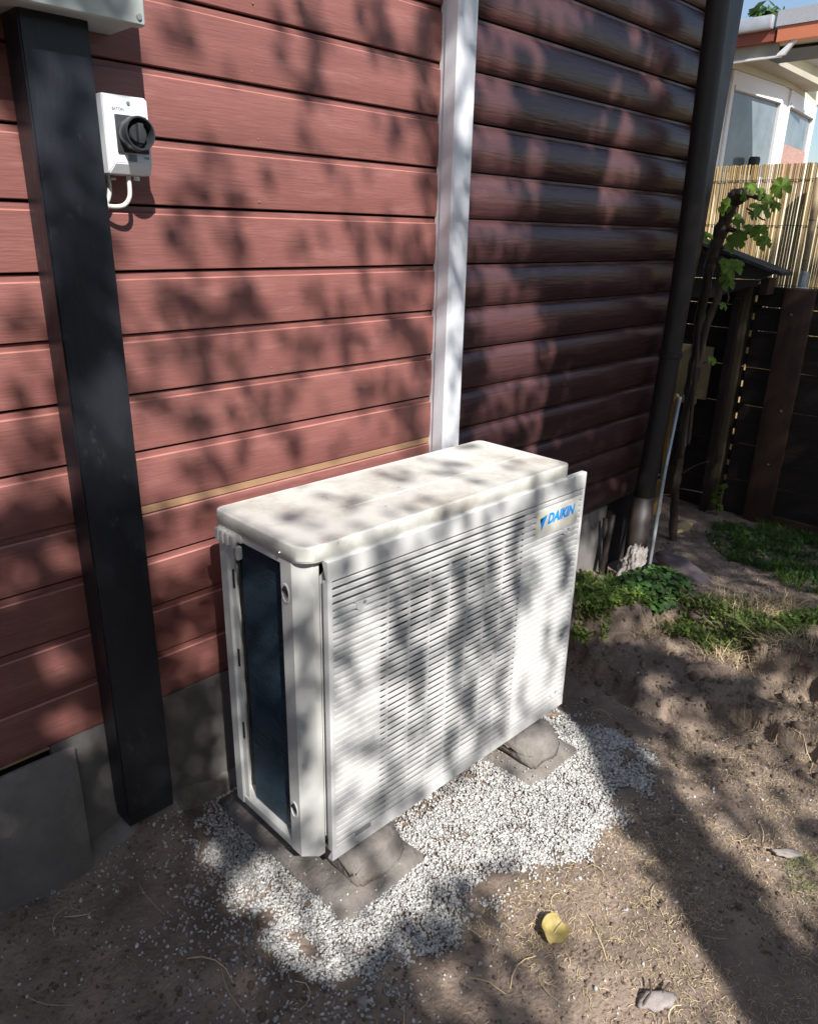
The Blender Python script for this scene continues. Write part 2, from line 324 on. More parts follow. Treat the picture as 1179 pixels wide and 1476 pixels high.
# ------------------------------------------------------------------ the timber house
PITCH = 0.125
house = thing('timber_house', (1.5, 0.05, 0), 'house with horizontal red timber boards, right-hand ones coloured darker for shade, above a grey plinth', 'house')
house_off = Vector((1.5, 0.05, 0))
def hp(o): o.parent = house; o.matrix_parent_inverse = Matrix.Translation(-house_off); return o
def board(x0, x1, k, m, log, lipm=None, wide=False):
    zt = 1.86 - k * PITCH + random.uniform(-.0008, .0008)
    if not log:
        lip = 0.020 if wide else 0.0125
        prof = [(0.03, -0.002), (0.0075, -0.002), (0.007, -lip), (0.0015, -lip - .0015), (-0.0012, -lip - .004), (-0.0025, -0.035), (-0.0032, -0.07), (-0.0025, -0.105), (-0.0005, -0.1212), (0.0025, -0.1226)]
    else:
        prof = [(0.03, -0.0015), (0.006, -0.0015), (0.006, -0.009), (0.002, -0.0115), (-0.003, -0.018), (-0.0085, -0.032), (-0.012, -0.05), (-0.0135, -0.068), (-0.012, -0.088), (-0.008, -0.105), (-0.002, -0.118), (0.003, -0.1226)]
    nseg = 24; V = []; F = []; mi = []
    ph = random.random() * 100
    for i in range(nseg + 1):
        x = x0 + (x1 - x0) * i / nseg
        w = (float(vnoise(np.array(x * 2.3 + ph), np.array(0.3), k + 50)) - 0.5) * 0.0028
        w2 = (float(vnoise(np.array(x * 6 + ph), np.array(0.7), k + 90)) - 0.5) * 0.0016
        for j, (y, z) in enumerate(prof): V.append((x, y + w + (w2 if j > 3 else 0), zt + z + (w2 if j in (3, 4) else 0) + w * .5))
    n = len(prof)
    for i in range(nseg):
        for j in range(n - 1): F.append((i * n + j, (i + 1) * n + j, (i + 1) * n + j + 1, i * n + j + 1)); mi.append(1 if (j == 3 and not log) else 0)
    for i in range(nseg): # under edge going back
        b0 = len(V); V.append((V[i * n + n - 1][0], 0.03, V[i * n + n - 1][2])); V.append((V[(i + 1) * n + n - 1][0], 0.03, V[(i + 1) * n + n - 1][2])); F.append((i * n + n - 1, (i + 1) * n + n - 1, b0 + 1, b0)); mi.append(0)
    me = mesh('siding_board', V, F, True); me.set_sharp_from_angle(angle=math.radians(38))
    me.materials.append(m); me.materials.append(RED_EDGE if not log else m); me.polygons.foreach_set('material_index', mi)
    return hp(link('siding_board', me))
for k in range(-7, 12):
    board(-2.4, 0.60 if k == 8 else 1.66, k, RED, False) if k != 8 else (board(-2.4, 0.60, k, RED, False), board(0.602, 1.66, k, RED, False, wide=True))
    board(1.66, 3.115, k, RED_SHADE, True)
nailm = lathe('nail_head', [(0, -.0012), (0.0022, -.001), (0.003, 0)], RED, n=8)
nm = nailm.data; bpy.data.objects.remove(nailm)
for k in range(-3, 12, 1):
    for x in (1.05 + (k % 2) * .012, 1.60):
        if k > 7 and x > 0.9: continue
        hp(link('nail_head', nm, None, None, (x + random.uniform(-.006, .006), -0.0028, 1.86 - k * PITCH - .105 + random.uniform(-.004, .004))))
strip = hp(prism('unpainted_strip', [(0.0005, 1.86 - 8 * PITCH - .0012), (0.0075, 1.86 - 8 * PITCH + .001), (0.0075, 1.86 - 8 * PITCH - .020), (0.0005, 1.86 - 8 * PITCH - .0175)], 0, 0.66, 1.64, TAN)); strip['label'] = 'unpainted tan wood strip between two red boards'
hp(box('wall_sheathing', -2.4, 3.14, 0.031, 0.10, 0.0, 2.75, BLK))
hp(box('side_wall', 3.06, 3.14, 0.101, 4.5, 0.0, 2.75, RED_SHADE)); hp(box('back_wall', -2.4, 3.05, 4.4, 4.5, 0.0, 2.75, RED_SHADE)); hp(box('side_wall', -2.4, -2.32, 0.101, 4.39, 0.0, 2.75, RED_SHADE))
hp(prism('roof', [(0.1, 2.751), (4.5, 2.751), (4.7, 2.80), (2.2, 3.5), (-0.0, 2.80)], 0, -2.5, 3.34, FELT))
ZB = 1.86 - 12 * PITCH
hp(box('plinth_panel', 0.437, 1.68, -0.001, 0.02, -0.15, ZB - 0.002, PLINTH))
hp(box('plinth_panel', 1.683, 2.78, 0.0, 0.02, -0.2, ZB - 0.002, PLINTH))
hp(box('plinth_panel', -1.0, 0.434, 0.001, 0.02, -0.15, ZB - 0.034, PLINTH))
o = hp(box('board_edge', -1.0, 0.434, -0.001, 0.012, ZB - 0.006, ZB - 0.001, TAN))
# rough concrete foot
V = []; F = []
xs = np.linspace(0.35, 2.0, 90); prof = [(0.0, 0.075), (-0.007, 0.068), (-0.016, 0.045), (-0.022, 0.01), (-0.03, -0.06)]
for i, x in enumerate(xs):
    for j, (y, z) in enumerate(prof): bq = math.exp(-((x - .64) / .10) ** 2); V.append((x, y * (1 + 2.6 * bq) - .012 * bq * (j > 0) - (random.random() * .006 + float(vnoise(np.array(x * 9), np.array(j * 1.0), 4)) * .008) * (j > 0), z - .03 + .045 * bq + random.uniform(-.004, .004) + 0.012 * float(vnoise(np.array(x * 7), np.array(1.0), 8))))
n = len(prof)
for i in range(len(xs) - 1):
    for j in range(n - 1): F.append((i * n + j, (i + 1) * n + j, (i + 1) * n + j + 1, i * n + j + 1))
hp(link('concrete_foot', mesh('concrete_foot', V, F, True), CONC))
# corner board
hp(prism('corner_board', [(3.118, -0.1), (3.13, 0.17), (3.17, 0.5), (3.196, 0.8), (3.207, 1.13), (3.258, 1.45), (3.30, 2.3), (3.31, 2.75), (3.118, 2.75)], 1, -0.035, 0.03, NAVY, bev=0.002))

# black post against the wall
post = thing('timber_post', (0.61, -0.04, 0.04), 'square blue-black painted timber post standing against the red wall', 'post')
pm = prism('post_shaft', [(0.555, -0.075), (0.672, -0.075), (0.672, -0.0042), (0.555, -0.0042)], 2, 0.135, 2.9, NAVY, bev=0.003)
pm.parent = post; pm.matrix_parent_inverse = Matrix.Translation((-0.61, 0.04, -0.04))
pf = prism('post_foot', [(0.557, -0.073), (0.670, -0.073), (0.670, -0.006), (0.557, -0.006)], 2, 0.104, 0.1349, NAVY)
pf.parent = post; pf.matrix_parent_inverse = Matrix.Translation((-0.61, 0.04, -0.04))

# white cable duct
duct = thing('cable_duct', (1.675, -0.03, 0.2), 'tall white plastic cable duct running down the wall behind the outdoor unit', 'duct')
def dp(o): o.parent = duct; o.matrix_parent_inverse = Matrix.Translation((-1.675, 0.03, -0.2)); return o
dp(prism('duct_cover', [(1.6365, -0.0165), (1.6365, -0.056), (1.6405, -0.0605), (1.7075, -0.0605), (1.7115, -0.056), (1.7115, -0.0165)], 2, 0.25, 2.72, UPVC, smooth=True))
dp(box('duct_base', 1.6395, 1.7085, -0.016, 0.004, 0.25, 2.72, UPVC))
# leaning cement slab at the far left
slab = link('cement_slab', boxmesh(-0.45, 0.477, -0.031, -0.019, -0.06, 0.353, 0.002), PLINTH2)
V = [v.co.copy() for v in slab.data.vertices]
tag(slab, 'grey cement slab leaning on the plinth left of the black post', 'slab')

# grey connection box above the post
jb = thing('connection_box', (0.45, -0.065, 1.77), 'grey plastic electrical connection box above the black post', 'electrical box')
def jp(o): o.parent = jb; o.matrix_parent_inverse = Matrix.Translation((-0.45, 0.065, -1.77)); return o
jp(box('box_body', 0.30, 0.745, -0.105, 0.0, 1.773, 2.10, BOXG, bev=0.006, seg=3))
jp(box('box_cover', 0.296, 0.749, -0.131, -0.1055, 1.769, 2.10, BOXG, bev=0.007, seg=3))
c = PT(206, 27, 1, -0.132); jp(lathe('cover_screw', [(0, -.003), (0.0045, -.003), (0.0055, 0)], STEEL, n=14, center=(0.739 - .003, -0.1312, 1.782)))
# warning triangle outline printed on the cover
cx, cz, s = 0.642, 1.83, 0.045
for a, b in (((-s, -s * .7), (0, s * 1.2)), ((0, s * 1.2), (s, -s * .7)), ((-s, -s * .7), (s, -s * .7))):
    p0 = (cx + a[0], -0.1318, cz + a[1]); p1 = (cx + b[0], -0.1318, cz + b[1]); jp(tube('warning_mark_line', [p0, p1], 0.0011, SWG, n=4))

# isolator switch
sw = thing('isolator_switch', (0.725, -0.045, 1.60), 'white isolator switch with round black rotary knob beside the post', 'switch')
def sp(o): o.parent = sw; o.matrix_parent_inverse = Matrix.Translation((-0.725, 0.045, -1.60)); return o
X0, X1, Z0, Z1 = 0.684, 0.766, 1.536, 1.668
sp(box('switch_base', X0 + .001, X1 - .001, -0.042, 0.0, Z0 + .001, Z1 - .001, SWW, bev=0.003))
bm = bmesh.new()
ring = lambda y, d: [bm.verts.new((X0 + d, y, Z0 + d)), bm.verts.new((X1 - d, y, Z0 + d)), bm.verts.new((X1 - d, y, Z1 - d)), bm.verts.new((X0 + d, y, Z1 - d))]
r0 = ring(-0.0425, 0); r1 = ring(-0.066, 0); 
r2 = [bm.verts.new((X0 + .008, -0.080, Z0 + .018)), bm.verts.new((X1 - .003, -0.080, Z0 + .018)), bm.verts.new((X1 - .003, -0.080, Z1 - .006)), bm.verts.new((X0 + .008, -0.080, Z1 - .006))]
for a, b in ((r0, r1), (r1, r2)):
    for i in range(4): bm.faces.new((a[i], a[(i + 1) % 4], b[(i + 1) % 4], b[i]))
bm.faces.new(r2); bm.faces.new(r0[::-1]); bmesh.ops.recalc_face_normals(bm, faces=bm.faces[:]); bmesh.ops.bevel(bm, geom=bm.edges[:], offset=0.0015, segments=2, affect='EDGES')
me = bpy.data.meshes.new('switch_cover'); bm.to_mesh(me); bm.free(); sp(link('switch_cover', me, SWW))
KX, KZ = 0.7265, 1.603
sp(box('knob_plate', KX - .029, KX + .031, -0.0850, -0.0803, KZ - .031, KZ + .031, SWB, bev=0.0015))
sp(lathe('knob_ring', [(0.021, -.086), (0.027, -.086), (0.0285, -.094), (0.0285, -.116), (0.0275, -.1185), (0.0255, -.1185), (0.0245, -.116), (0.0235, -.092), (0.0, -.0905)], SWB, n=40, center=(KX, 0, KZ)))
kn = sp(lathe('knob_hub', [(0.0175, -.091), (0.0165, -.108), (0.0145, -.1105), (0, -.1105)], SWB, n=30, center=(KX, 0, KZ)))
kh_ = sp(box('knob_handle', KX - .0055, KX + .0055, -0.121, -0.1107, KZ - .0165, KZ + .0165, SWB, bev=0.0022))
sp(box('padlock_slot', KX - .009, KX + .007, -0.0816, -0.0803, KZ - .045, KZ - .034, SWG, bev=0.0004))
sp(lathe('cover_screw', [(0, -.0018), (0.0028, -.0018), (0.0032, 0)], SWG, n=14, center=(KX, -0.0803, 1.654)))
sp(lathe('cable_gland', [(0.0055, -.004), (0.0055, 0), (0, 0.0)][::-1], SWW, n=12, axis='z', center=(0.707, -0.030, 1.531)))
sp(lathe('cable_gland', [(0.0055, -.007), (0.0055, 0), (0, 0.0)][::-1], SWW, n=12, axis='z', center=(0.742, -0.055, 1.534)))
def text(name, body, size, m, parent, mw, bold=0.0, shear=0.0, ext=0.0004, sx=1.0):
    cu = bpy.data.curves.new(name, 'FONT'); cu.body = body; cu.size = size; cu.extrude = ext; cu.offset = bold; cu.shear = shear
    cu.align_x = 'LEFT'; cu.align_y = 'BOTTOM'; cu.resolution_u = 3
    to = bpy.data.objects.new(name, cu); C.objects.link(to); dg = bpy.context.evaluated_depsgraph_get(); dg.update()
    me = bpy.data.meshes.new_from_object(to.evaluated_get(dg)); bpy.data.objects.remove(to); bpy.data.curves.remove(cu)
    me.transform(Matrix.Diagonal((sx, 1, 1, 1))); me.transform(mw); me.materials.clear()
    return link(name, me, m, parent)
front = Matrix(((1, 0, 0, 0), (0, 0, -1, 0), (0, 1, 0, 0), (0, 0, 0, 1)))     # text plane facing -y
sp(text('switch_lettering', 'E T N', 0.0065, SWG, None, Matrix.Translation((0.6945, -0.0803, 1.6395)) @ front)) if False else sp(text('switch_lettering', 'EATON', 0.0068, SWG, None, Matrix.Translation((0.6945, -0.0803, 1.6395)) @ front, bold=0.0001))
sp(text('switch_lettering', 'ON', 0.006, SWG, None, Matrix.Translation((0.7485, -0.0803, 1.562)) @ front))
sp(tube('cable', smoothpath([(0.727, -0.052, 1.536), (0.7275, -0.052, 1.515), (0.726, -0.05, 1.497), (0.717, -0.046, 1.484), (0.702, -0.04, 1.480), (0.685, -0.03, 1.482), (0.666, -0.02, 1.488)]), 0.0042, CABLE, n=12))
sp(tube('cable', smoothpath([(0.697, -0.03, 1.536), (0.6985, -0.03, 1.515), (0.695, -0.028, 1.495), (0.686, -0.022, 1.478), (0.668, -0.012, 1.470)]), 0.0042, CABLE, n=12))

# ------------------------------------------------------------------ outdoor unit
unit = thing('outdoor_unit', (0.7894, -0.4743, 0.0), 'cream air conditioner outdoor unit with louvred front standing on concrete pavers', 'air conditioner', rz=-0.0142)
def up(o): o.parent = unit; return o
ZBOT, ZTOP = 0.105, 0.846
# lid with rounded plan corners and rolled edge
def rrect(x0, x1, y0, y1, r, k=7):
    o = []
    for sx, sy, a0, q in ((1, 1, 0, 0), (0, 1, 90, 0), (0, 0, 180, .020), (1, 0, 270, 0)):
        rr_ = r + q; cx_ = x1 - rr_ if sx else x0 + rr_; cy_ = y1 - rr_ if sy else y0 + rr_
        for i in range(k + 1): a = math.radians(a0 + 90 * i / k); o.append((cx_ + rr_ * math.cos(a), cy_ + rr_ * math.sin(a)))
    return o
V = []; F = []; rings = []
levels = [(0.001, 0.845, 0.02), (0.0, 0.847, 0.02), (0.0, 0.8485, 0.0205), (-0.0015, 0.850, 0.0205), (-0.0015, 0.8760, 0.0205), (-0.0003, 0.8788, 0.0195), (0.0025, 0.8800, 0.018), (0.0045, 0.8800, 0.016), (0.0055, 0.8797, 0.015)]
lidm = []
for d, z, r in levels:
    rr = rrect(0.0 + d, 0.880 - d, 0.0 + d, 0.317 - d, max(r, .004)); rings.append(len(V)); V += [(p[0], p[1], z) for p in rr]
n = len(rr)
for i in range(len(levels) - 1):
    for k in range(n): F.append((rings[i] + k, rings[i] + (k + 1) % n, rings[i + 1] + (k + 1) % n, rings[i + 1] + k))
F.append(tuple(range(rings[-1], rings[-1] + n))); F.append(tuple(range(0, n))[::-1])
me = mesh('casing_lid', V, F, True); me.set_sharp_from_angle(angle=math.radians(50)); up(link('casing_lid', me, LIDM))
# raised press line on the lid
up(prism('lid_step', [(0.125, 0.8780), (0.128, 0.8808), (0.297, 0.8808), (0.300, 0.8780)], 0, 0.22, 0.862, LIDM))
# front column with chamfer (side strip + chamfer + front flange)
up(prism('front_column', [(0.0035, 0.045), (0.0035, 0.081), (0.016, 0.081), (0.016, 0.086), (0.020, 0.086), (0.022, 0.05), (0.04, 0.032), (0.05, 0.032), (0.05, 0.0175), (0.034, 0.0175)], 2, ZBOT, ZTOP, CREAM))
up(prism('back_column', [(0.0035, 0.311), (0.0035, 0.284), (0.010, 0.281), (0.012, 0.268), (0.016, 0.268), (0.016, 0.311)], 2, ZBOT, ZTOP, CREAM))
for z in (0.70, 0.50, 0.30): up(box('column_slot', 0.0095, 0.0118, 0.2695, 0.2755, z, z + 0.045, INNER))
up(box('front_top_rail', 0.0505, 0.872, 0.0178, 0.03, 0.832, 0.8449, CREAM)); up(box('top_rail', 0.0035, 0.016, 0.082, 0.267, 0.828, 0.8449, CREAM))
up(box('bottom_rail', 0.006, 0.873, 0.048, 0.309, ZBOT - .003, ZBOT + .018, CREAM, bev=0.002))
up(box('front_wall', 0.0505, 0.873, 0.0175, 0.0195, ZBOT + .02, ZTOP - .001, GRILLE)) if False else None
up(box('right_wall', 0.871, 0.876, 0.02, 0.311, ZBOT + .019, ZTOP - .001, CREAM, bev=0.0015))
up(box('back_wall', 0.02, 0.870, 0.306, 0.310, ZBOT + .019, ZTOP - .001, CREAM))
# coil: a block of fins seen in the side opening, curving round the back
fins = []
fv = []; ff = []
zz = np.arange(ZBOT + .025, 0.82, 0.0036)
for i, z in enumerate(zz):
    b = len(fv); w = 0.0009 * math.sin(z * 60)
    fv += [(0.021 + w, .088, z), (0.021 + w, .252, z), (0.021 + w, .252, z + .0022), (0.021 + w, .088, z + .0022), (0.045, .088, z), (0.045, .252, z), (0.045, .252, z + .0022), (0.045, .088, z + .0022)]
    ff += [(b, b + 3, b + 2, b + 1), (b + 3, b + 7, b + 6, b + 2), (b, b + 1, b + 5, b + 4)]
o = up(link('coil_fins', mesh('coil_fins', fv, ff), COIL)); o['kind'] = 'stuff'
up(box('coil_core', 0.0235, 0.044, 0.087, 0.253, ZBOT + .022, 0.825, COIL))
up(box('coil_shade', 0.046, 0.05, 0.02, 0.30, ZBOT + .02, 0.84, INNER))
# toothed plastic clip and hook at the rear top corner
for i in range(4):
    y = 0.288 - i * 0.0195
    up(prism('clip_tooth', [(y, 0.842), (y + .013, 0.842), (y + .0115, 0.818), (y + .003, 0.812), (y, 0.815)], 0, -0.012, -0.0005, CREAM, bev=0.001))
up(prism('clip_hook', [(0.212, 0.822), (0.222, 0.822), (0.222, 0.796), (0.217, 0.790), (0.212, 0.794)], 0, -0.012, 0.0, CREAM, bev=0.0015))
up(box('clip_bar', -0.0004, 0.003, 0.216, 0.304, 0.826, 0.8445, CREAM, bev=0.001))
for y, z in ((0.298, 0.832), (0.075, 0.853)): up(lathe('screw', [(0, -.0035), (0.003, -.003), (0.0042, 0)], STEEL, n=12, axis='x', center=(-.0015 if z > .85 else 0.0035, y, z)))
# oval hand holes
for z in (0.765, 0.225):
    up(lathe('hand_hole', [(0.0, 0.0012), (0.009, 0.0012), (0.0105, -0.0015), (0.0125, -0.0015), (0.0135, 0.0)], CREAM, n=24, axis='x', center=(0.0035, 0.066, 0)))
    o = bpy.context.scene.objects[-1] if False else C.objects[-1]; o.scale = (1, 1, 1.75); o.location = (0, 0, z)
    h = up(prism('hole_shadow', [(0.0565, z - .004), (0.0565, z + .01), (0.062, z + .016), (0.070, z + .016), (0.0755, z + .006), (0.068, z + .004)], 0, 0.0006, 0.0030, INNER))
# ---- louvred front panel
PX0, PX1, PZ0, PZ1, PF, PB = 0.050, 0.950, 0.097, 0.844, -0.0095, 0.0065
SX0, SX1, SZ0, SZ1 = 0.062, 0.938, 0.124, 0.8005
up(prism('panel_top_band', [(PF, SZ1), (PF, PZ1 - .002), (PF + .002, PZ1), (PB, PZ1), (PB, PZ1 - .004), (PF + .004, SZ1)], 0, PX0, PX1, GRILLE))
up(prism('panel_bottom_band', [(PF, SZ0), (PF, PZ0 + .002), (PF + .002, PZ0), (PB, PZ0), (PB, PZ0 + .004), (PF + .004, SZ0)], 0, PX0, PX1, GRILLE))
up(box('panel_side_band', PX0, SX0, PF, PB, SZ0 + .0001, SZ1 - .0001, GRILLE, bev=0.0012))
up(box('panel_side_band', SX1, PX1, PF, PB, SZ0 + .0001, SZ1 - .0001, GRILLE, bev=0.0012))
NS = 41; ps = (SZ1 - SZ0) / NS
HC, HR = (0.49, 0.445), 0.29        # fan opening
def louvre_mesh():
    prof = [(PF + .0008, ps * .10), (PF + .0002, ps * .62), (PF + .0008, ps * .69), (PF + .0036, ps * .71), (PF + .0038, ps * .62), (PF + .0018, ps * .08)]
    n = len(prof); V = [(x, p[0], p[1]) for x in (SX0, SX1) for p in prof]
    F = [tuple(range(n)), tuple(range(2 * n - 1, n - 1, -1))] + [(i, n + i, n + (i + 1) % n, (i + 1) % n) for i in range(n)]
    bm = bmesh.new(); bv = [bm.verts.new(v) for v in V]; [bm.faces.new([bv[i] for i in f]) for f in F]; bmesh.ops.recalc_face_normals(bm, faces=bm.faces[:])
    me = bpy.data.meshes.new('louvre'); bm.to_mesh(me); bm.free(); me.materials.append(GRILLE); return me
lm = louvre_mesh()
for i in range(NS):
    up(link('louvre', lm, None, None, (0, 0, SZ0 + i * ps)))
for i in range(8):
    x = 0.216 + i * 0.0655
    up(box('louvre_rib', x - .0015, x + .0015, PF + .0018, PF + .009, SZ0, SZ1 - 4 * ps, GRILLE))
# backing plate with the round fan opening and a square step
V = []; F = []
kk = 64; x0, x1, z0, z1 = 0.052, 0.870, ZBOT + .02, ZTOP - .002
outer = []
for i in range(kk):
    a = 2 * math.pi * i / kk; dx, dz = math.cos(a), math.sin(a)
    t = min([(x1 - HC[0]) / dx if dx > 1e-6 else (x0 - HC[0]) / dx if dx < -1e-6 else 1e9, (z1 - HC[1]) / dz if dz > 1e-6 else (z0 - HC[1]) / dz if dz < -1e-6 else 1e9]); outer.append((HC[0] + dx * t, 0.0185, HC[1] + dz * t))
inner = [(HC[0] + HR * math.cos(2 * math.pi * i / kk), 0.0185, HC[1] + HR * math.sin(2 * math.pi * i / kk)) for i in range(kk)]
deep = [(HC[0] + (HR - .02) * math.cos(2 * math.pi * i / kk), 0.10, HC[1] + (HR - .02) * math.sin(2 * math.pi * i / kk)) for i in range(kk)]
V = outer + inner + deep
for i in range(kk): j = (i + 1) % kk; F.append((i, j, kk + j, kk + i)); F.append((kk + i, kk + j, 2 * kk + j, 2 * kk + i))
up(link('fan_shroud', mesh('fan_shroud', V, F, True), GRILLE))
me = C.objects[-1].data; me.set_sharp_from_angle(angle=math.radians(30))
up(box('front_bulkhead', 0.051, 0.87, 0.0175, 0.02, ZBOT + .02, ZTOP - .001, CREAM)) if False else None
up(box('fan_cavity', 0.06, 0.80, 0.17, 0.18, ZBOT + .02, ZTOP - .005, INNER))
up(lathe('fan_hub', [(0, .045), (0.045, .047), (0.055, .055), (0.058, .12), (0.0, .12)], FAN, n=28, center=(HC[0], 0, HC[1])))
def blade(a0):
    V = []; F = []; nr, na = 8, 8
    for i in range(nr):
        r = 0.05 + (0.27 - 0.05) * i / (nr - 1)
        for j in range(na):
            a = math.radians(a0 + 20 * i / nr + j * (74) / (na - 1)); y = 0.06 + 0.07 * j / (na - 1) * (1 - .3 * i / nr)
            V.append((HC[0] + r * math.cos(a), y, HC[1] + r * math.sin(a)))
    for i in range(nr - 1):
        for j in range(na - 1): F.append((i * na + j, i * na + j + 1, (i + 1) * na + j + 1, (i + 1) * na + j))
    return mesh('fan_blade', V, F, True)
for a0 in (10, 130, 250): up(link('fan_blade', blade(a0), FAN))
up(box('blind_plate', 0.692, SX1 + .002, PF + .0062, PF + .0076, SZ0 - .003, SZ1 + .002, GRILLE)); up(box('blind_plate', SX0 - .002, 0.20, PF + .0085, PF + .0098, SZ0 - .003, SZ1 - 4.2 * ps, GRILLE)); up(box('blind_plate', 0.2005, 0.6915, PF + .0092, PF + .0105, SZ0 - .003, SZ0 + .05, GRILLE))
# badge
up(box('badge', 0.733, 0.924, PF - .0012, PF + .004, 0.7085, 0.777, BADGE, bev=0.001))
up(text('badge_lettering', 'DAIKIN', 0.039, BLUE, None, Matrix.Translation((0.781, PF - .0015, 0.728)) @ front, bold=0.0016, shear=0.22, sx=0.92))
me = mesh('badge_mark', [(0.748, PF - .0016, 0.7565), (0.779, PF - .0016, 0.7635), (0.757, PF - .0016, 0.7215)], [(0, 2, 1)]); up(link('badge_mark', me, BLUE))
me = mesh('badge_mark_corner', [(0.7475, PF - .0019, 0.757), (0.7635, PF - .0019, 0.7602), (0.7515, PF - .0019, 0.742)], [(0, 2, 1)]); up(link('badge_mark_corner', me, DBLUE))
# little panel catches
for x, z in ((0.137, 0.723), (0.876, 0.690), (0.895, 0.158)):
    up(prism('panel_catch', [(x - .014, z + .009), (x + .012, z + .009), (x + .012, z - .004), (x, z - .014), (x - .012, z - .006)], 1, PF - .0012, PF + .006, GRILLE))
    up(box('catch_recess', x + .004, x + .013, PF - .0017, PF - .0012, z + .001, z + .008, FAN))
up(box('panel_tab', 0.118, 0.165, PF - .0014, PF + .003, SZ0 + .004, SZ0 + .012, FAN, bev=0.0004)); up(box('panel_step', 0.166, 0.45, PF - .0005, PF + .003, SZ0 - .001, SZ0 + .004, GRILLE))
# feet
for x in (0.12, 0.72):
    up(box('foot_bracket', x - .05, x + .05, -0.004, 0.34, 0.090, 0.1015, STEEL, bev=0.002))

# pavers and bricks under the unit
def rough_block(name, x0, x1, y0, y1, z0, z1, m, amp, res=0.02, seed=0):
    bm = bmesh.new(); bmesh.ops.create_cube(bm, size=1)
    for v in bm.verts: v.co = ((x0 + x1) / 2 + v.co.x * (x1 - x0), (y0 + y1) / 2 + v.co.y * (y1 - y0), (z0 + z1) / 2 + v.co.z * (z1 - z0))
    bmesh.ops.bevel(bm, geom=bm.edges[:], offset=min(0.008, (z1 - z0) * .25), segments=2, affect='EDGES')
    bmesh.ops.subdivide_edges(bm, edges=[e for e in bm.edges if e.calc_length() > res * 1.5], cuts=5, use_grid_fill=True)
    from mathutils import noise
    for v in bm.verts: v.co += v.normal * 0 + Vector([noise.noise(v.co * 14 + Vector((seed + k * 9, 0, 0))) for k in range(3)]) * amp
    me = bpy.data.meshes.new(name); bm.to_mesh(me); bm.free(); me.polygons.foreach_set('use_smooth', [True] * len(me.polygons)); return link(name, me, m)
tag(rough_block('paver', 0.80, 1.06, -0.572, -0.05, -0.03, 0.024, CONC, 0.007, seed=1), 'muddy concrete paver under the left end of the outdoor unit', 'paver', 'pavers under the unit')
tag(rough_block('paver', 1.45, 1.69, -0.600, -0.07, -0.03, 0.020, CONC, 0.007, seed=5), 'muddy concrete paver under the right end of the outdoor unit', 'paver', 'pavers under the unit')
def foot_block(x0, x1, y0, h, seed, label):
    o = rough_block('concrete_block', x0, x1, y0, y0 + .30, 0.0, h, CONC, 0.009, res=.014, seed=seed)
    bm = bmesh.new(); bm.from_mesh(o.data); xm = (x0 + x1) / 2; xw = (x1 - x0) / 2
    for v in bm.verts:
        t = max(0, v.co.z / h); e = abs(v.co.x - xm) / xw
        if v.co.z > h * .6: v.co.z -= .018 * e ** 3
        if v.co.y < y0 + .08: v.co.y += t * .035 + .03 * max(0, (v.co.x - xm) / xw) ** 2
    bm.to_mesh(o.data); bm.free(); o.location = (0, 0, 0.017); tag(o, label, 'block', 'blocks under the unit')
foot_block(0.875, 1.045, -0.545, .078, 3, 'rounded concrete block on the left paver, holding up the outdoor unit')
foot_block(1.505, 1.665, -0.578, .076, 8, 'rounded concrete block on the right paver, holding up the outdoor unit')

# ------------------------------------------------------------------ downpipe and the corner
dpipe = thing('downpipe', (2.90, -0.1, 0.0), 'round dark brown rain downpipe at the house corner', 'downpipe')
def qp(o): o.parent = dpipe; o.matrix_parent_inverse = Matrix.Translation((-2.90, 0.1, 0)); return o
qp(tube('upper_pipe', smoothpath([(2.93, -.1, 2.75), (2.978, -.1, 1.45), (2.95, -.1, .8), (2.895, -.1, 0.36)], 4), 0.041, PIPE, n=24))
qp(tube('lower_pipe', [(2.898, -.1, 0.40), (2.885, -.1, -0.08)], 0.046, PIPE, n=24))
for z in (2.3, 1.0): qp(lathe('pipe_bracket', [(0.042, -.014), (0.047, -.012), (0.047, .012), (0.042, .014)], PIPE, n=24, axis='z', center=(2.947 if z > 2 else 2.966, -.1, z)))
qp(box('pipe_clip', 2.91, 2.93, -0.1475, -0.1455, 0.50, 0.506, STEEL))
for lab, u0, w0, u1, w1, y in (('short dark stake leaning in the corner behind the moss', 872, 748, 872, 856, -0.03), ('thin dark stake leaning beside the downpipe foot', 884, 742, 860, 858, -0.05)):
    a = PT(u0, w0, 1, y); b = PT(u1, w1, 1, y); b[2] = max(b[2], -.08)
    tag(link('timber_stake', tubemesh([a, (a + b) / 2, b], [.012, .013, .012], 6), FENCE), lab, 'stake', 'stakes in the corner')
# lump of mortar at the foot of the pipe
def lump(name, loc, size, m, amp, seed, sub=4, freq=9):
    from mathutils import noise
    bm = bmesh.new(); bmesh.ops.create_icosphere(bm, subdivisions=sub, radius=1)
    for v in bm.verts:
        d = 1 + amp * noise.fractal(v.co * freq * .2 + Vector((seed, 0, 0)), 1.0, 2.0, 4)
        v.co = Vector((v.co.x * size[0] * d, v.co.y * size[1] * d, v.co.z * size[2] * d))
    me = bpy.data.meshes.new(name); bm.to_mesh(me); bm.free(); me.polygons.foreach_set('use_smooth', [True] * len(me.polygons))
    o = link(name, me, m); o.location = loc; return o
p = PT(908, 832, 1, -0.19)
o = lump('mortar_lump', (p[0], -0.19, p[2]), (0.05, 0.05, 0.125), PLAST, 0.5, 3, sub=5, freq=16); o.rotation_euler = (0, .35, 0)
tag(o, 'crumbly pale mortar lump at the foot of the downpipe', 'mortar')
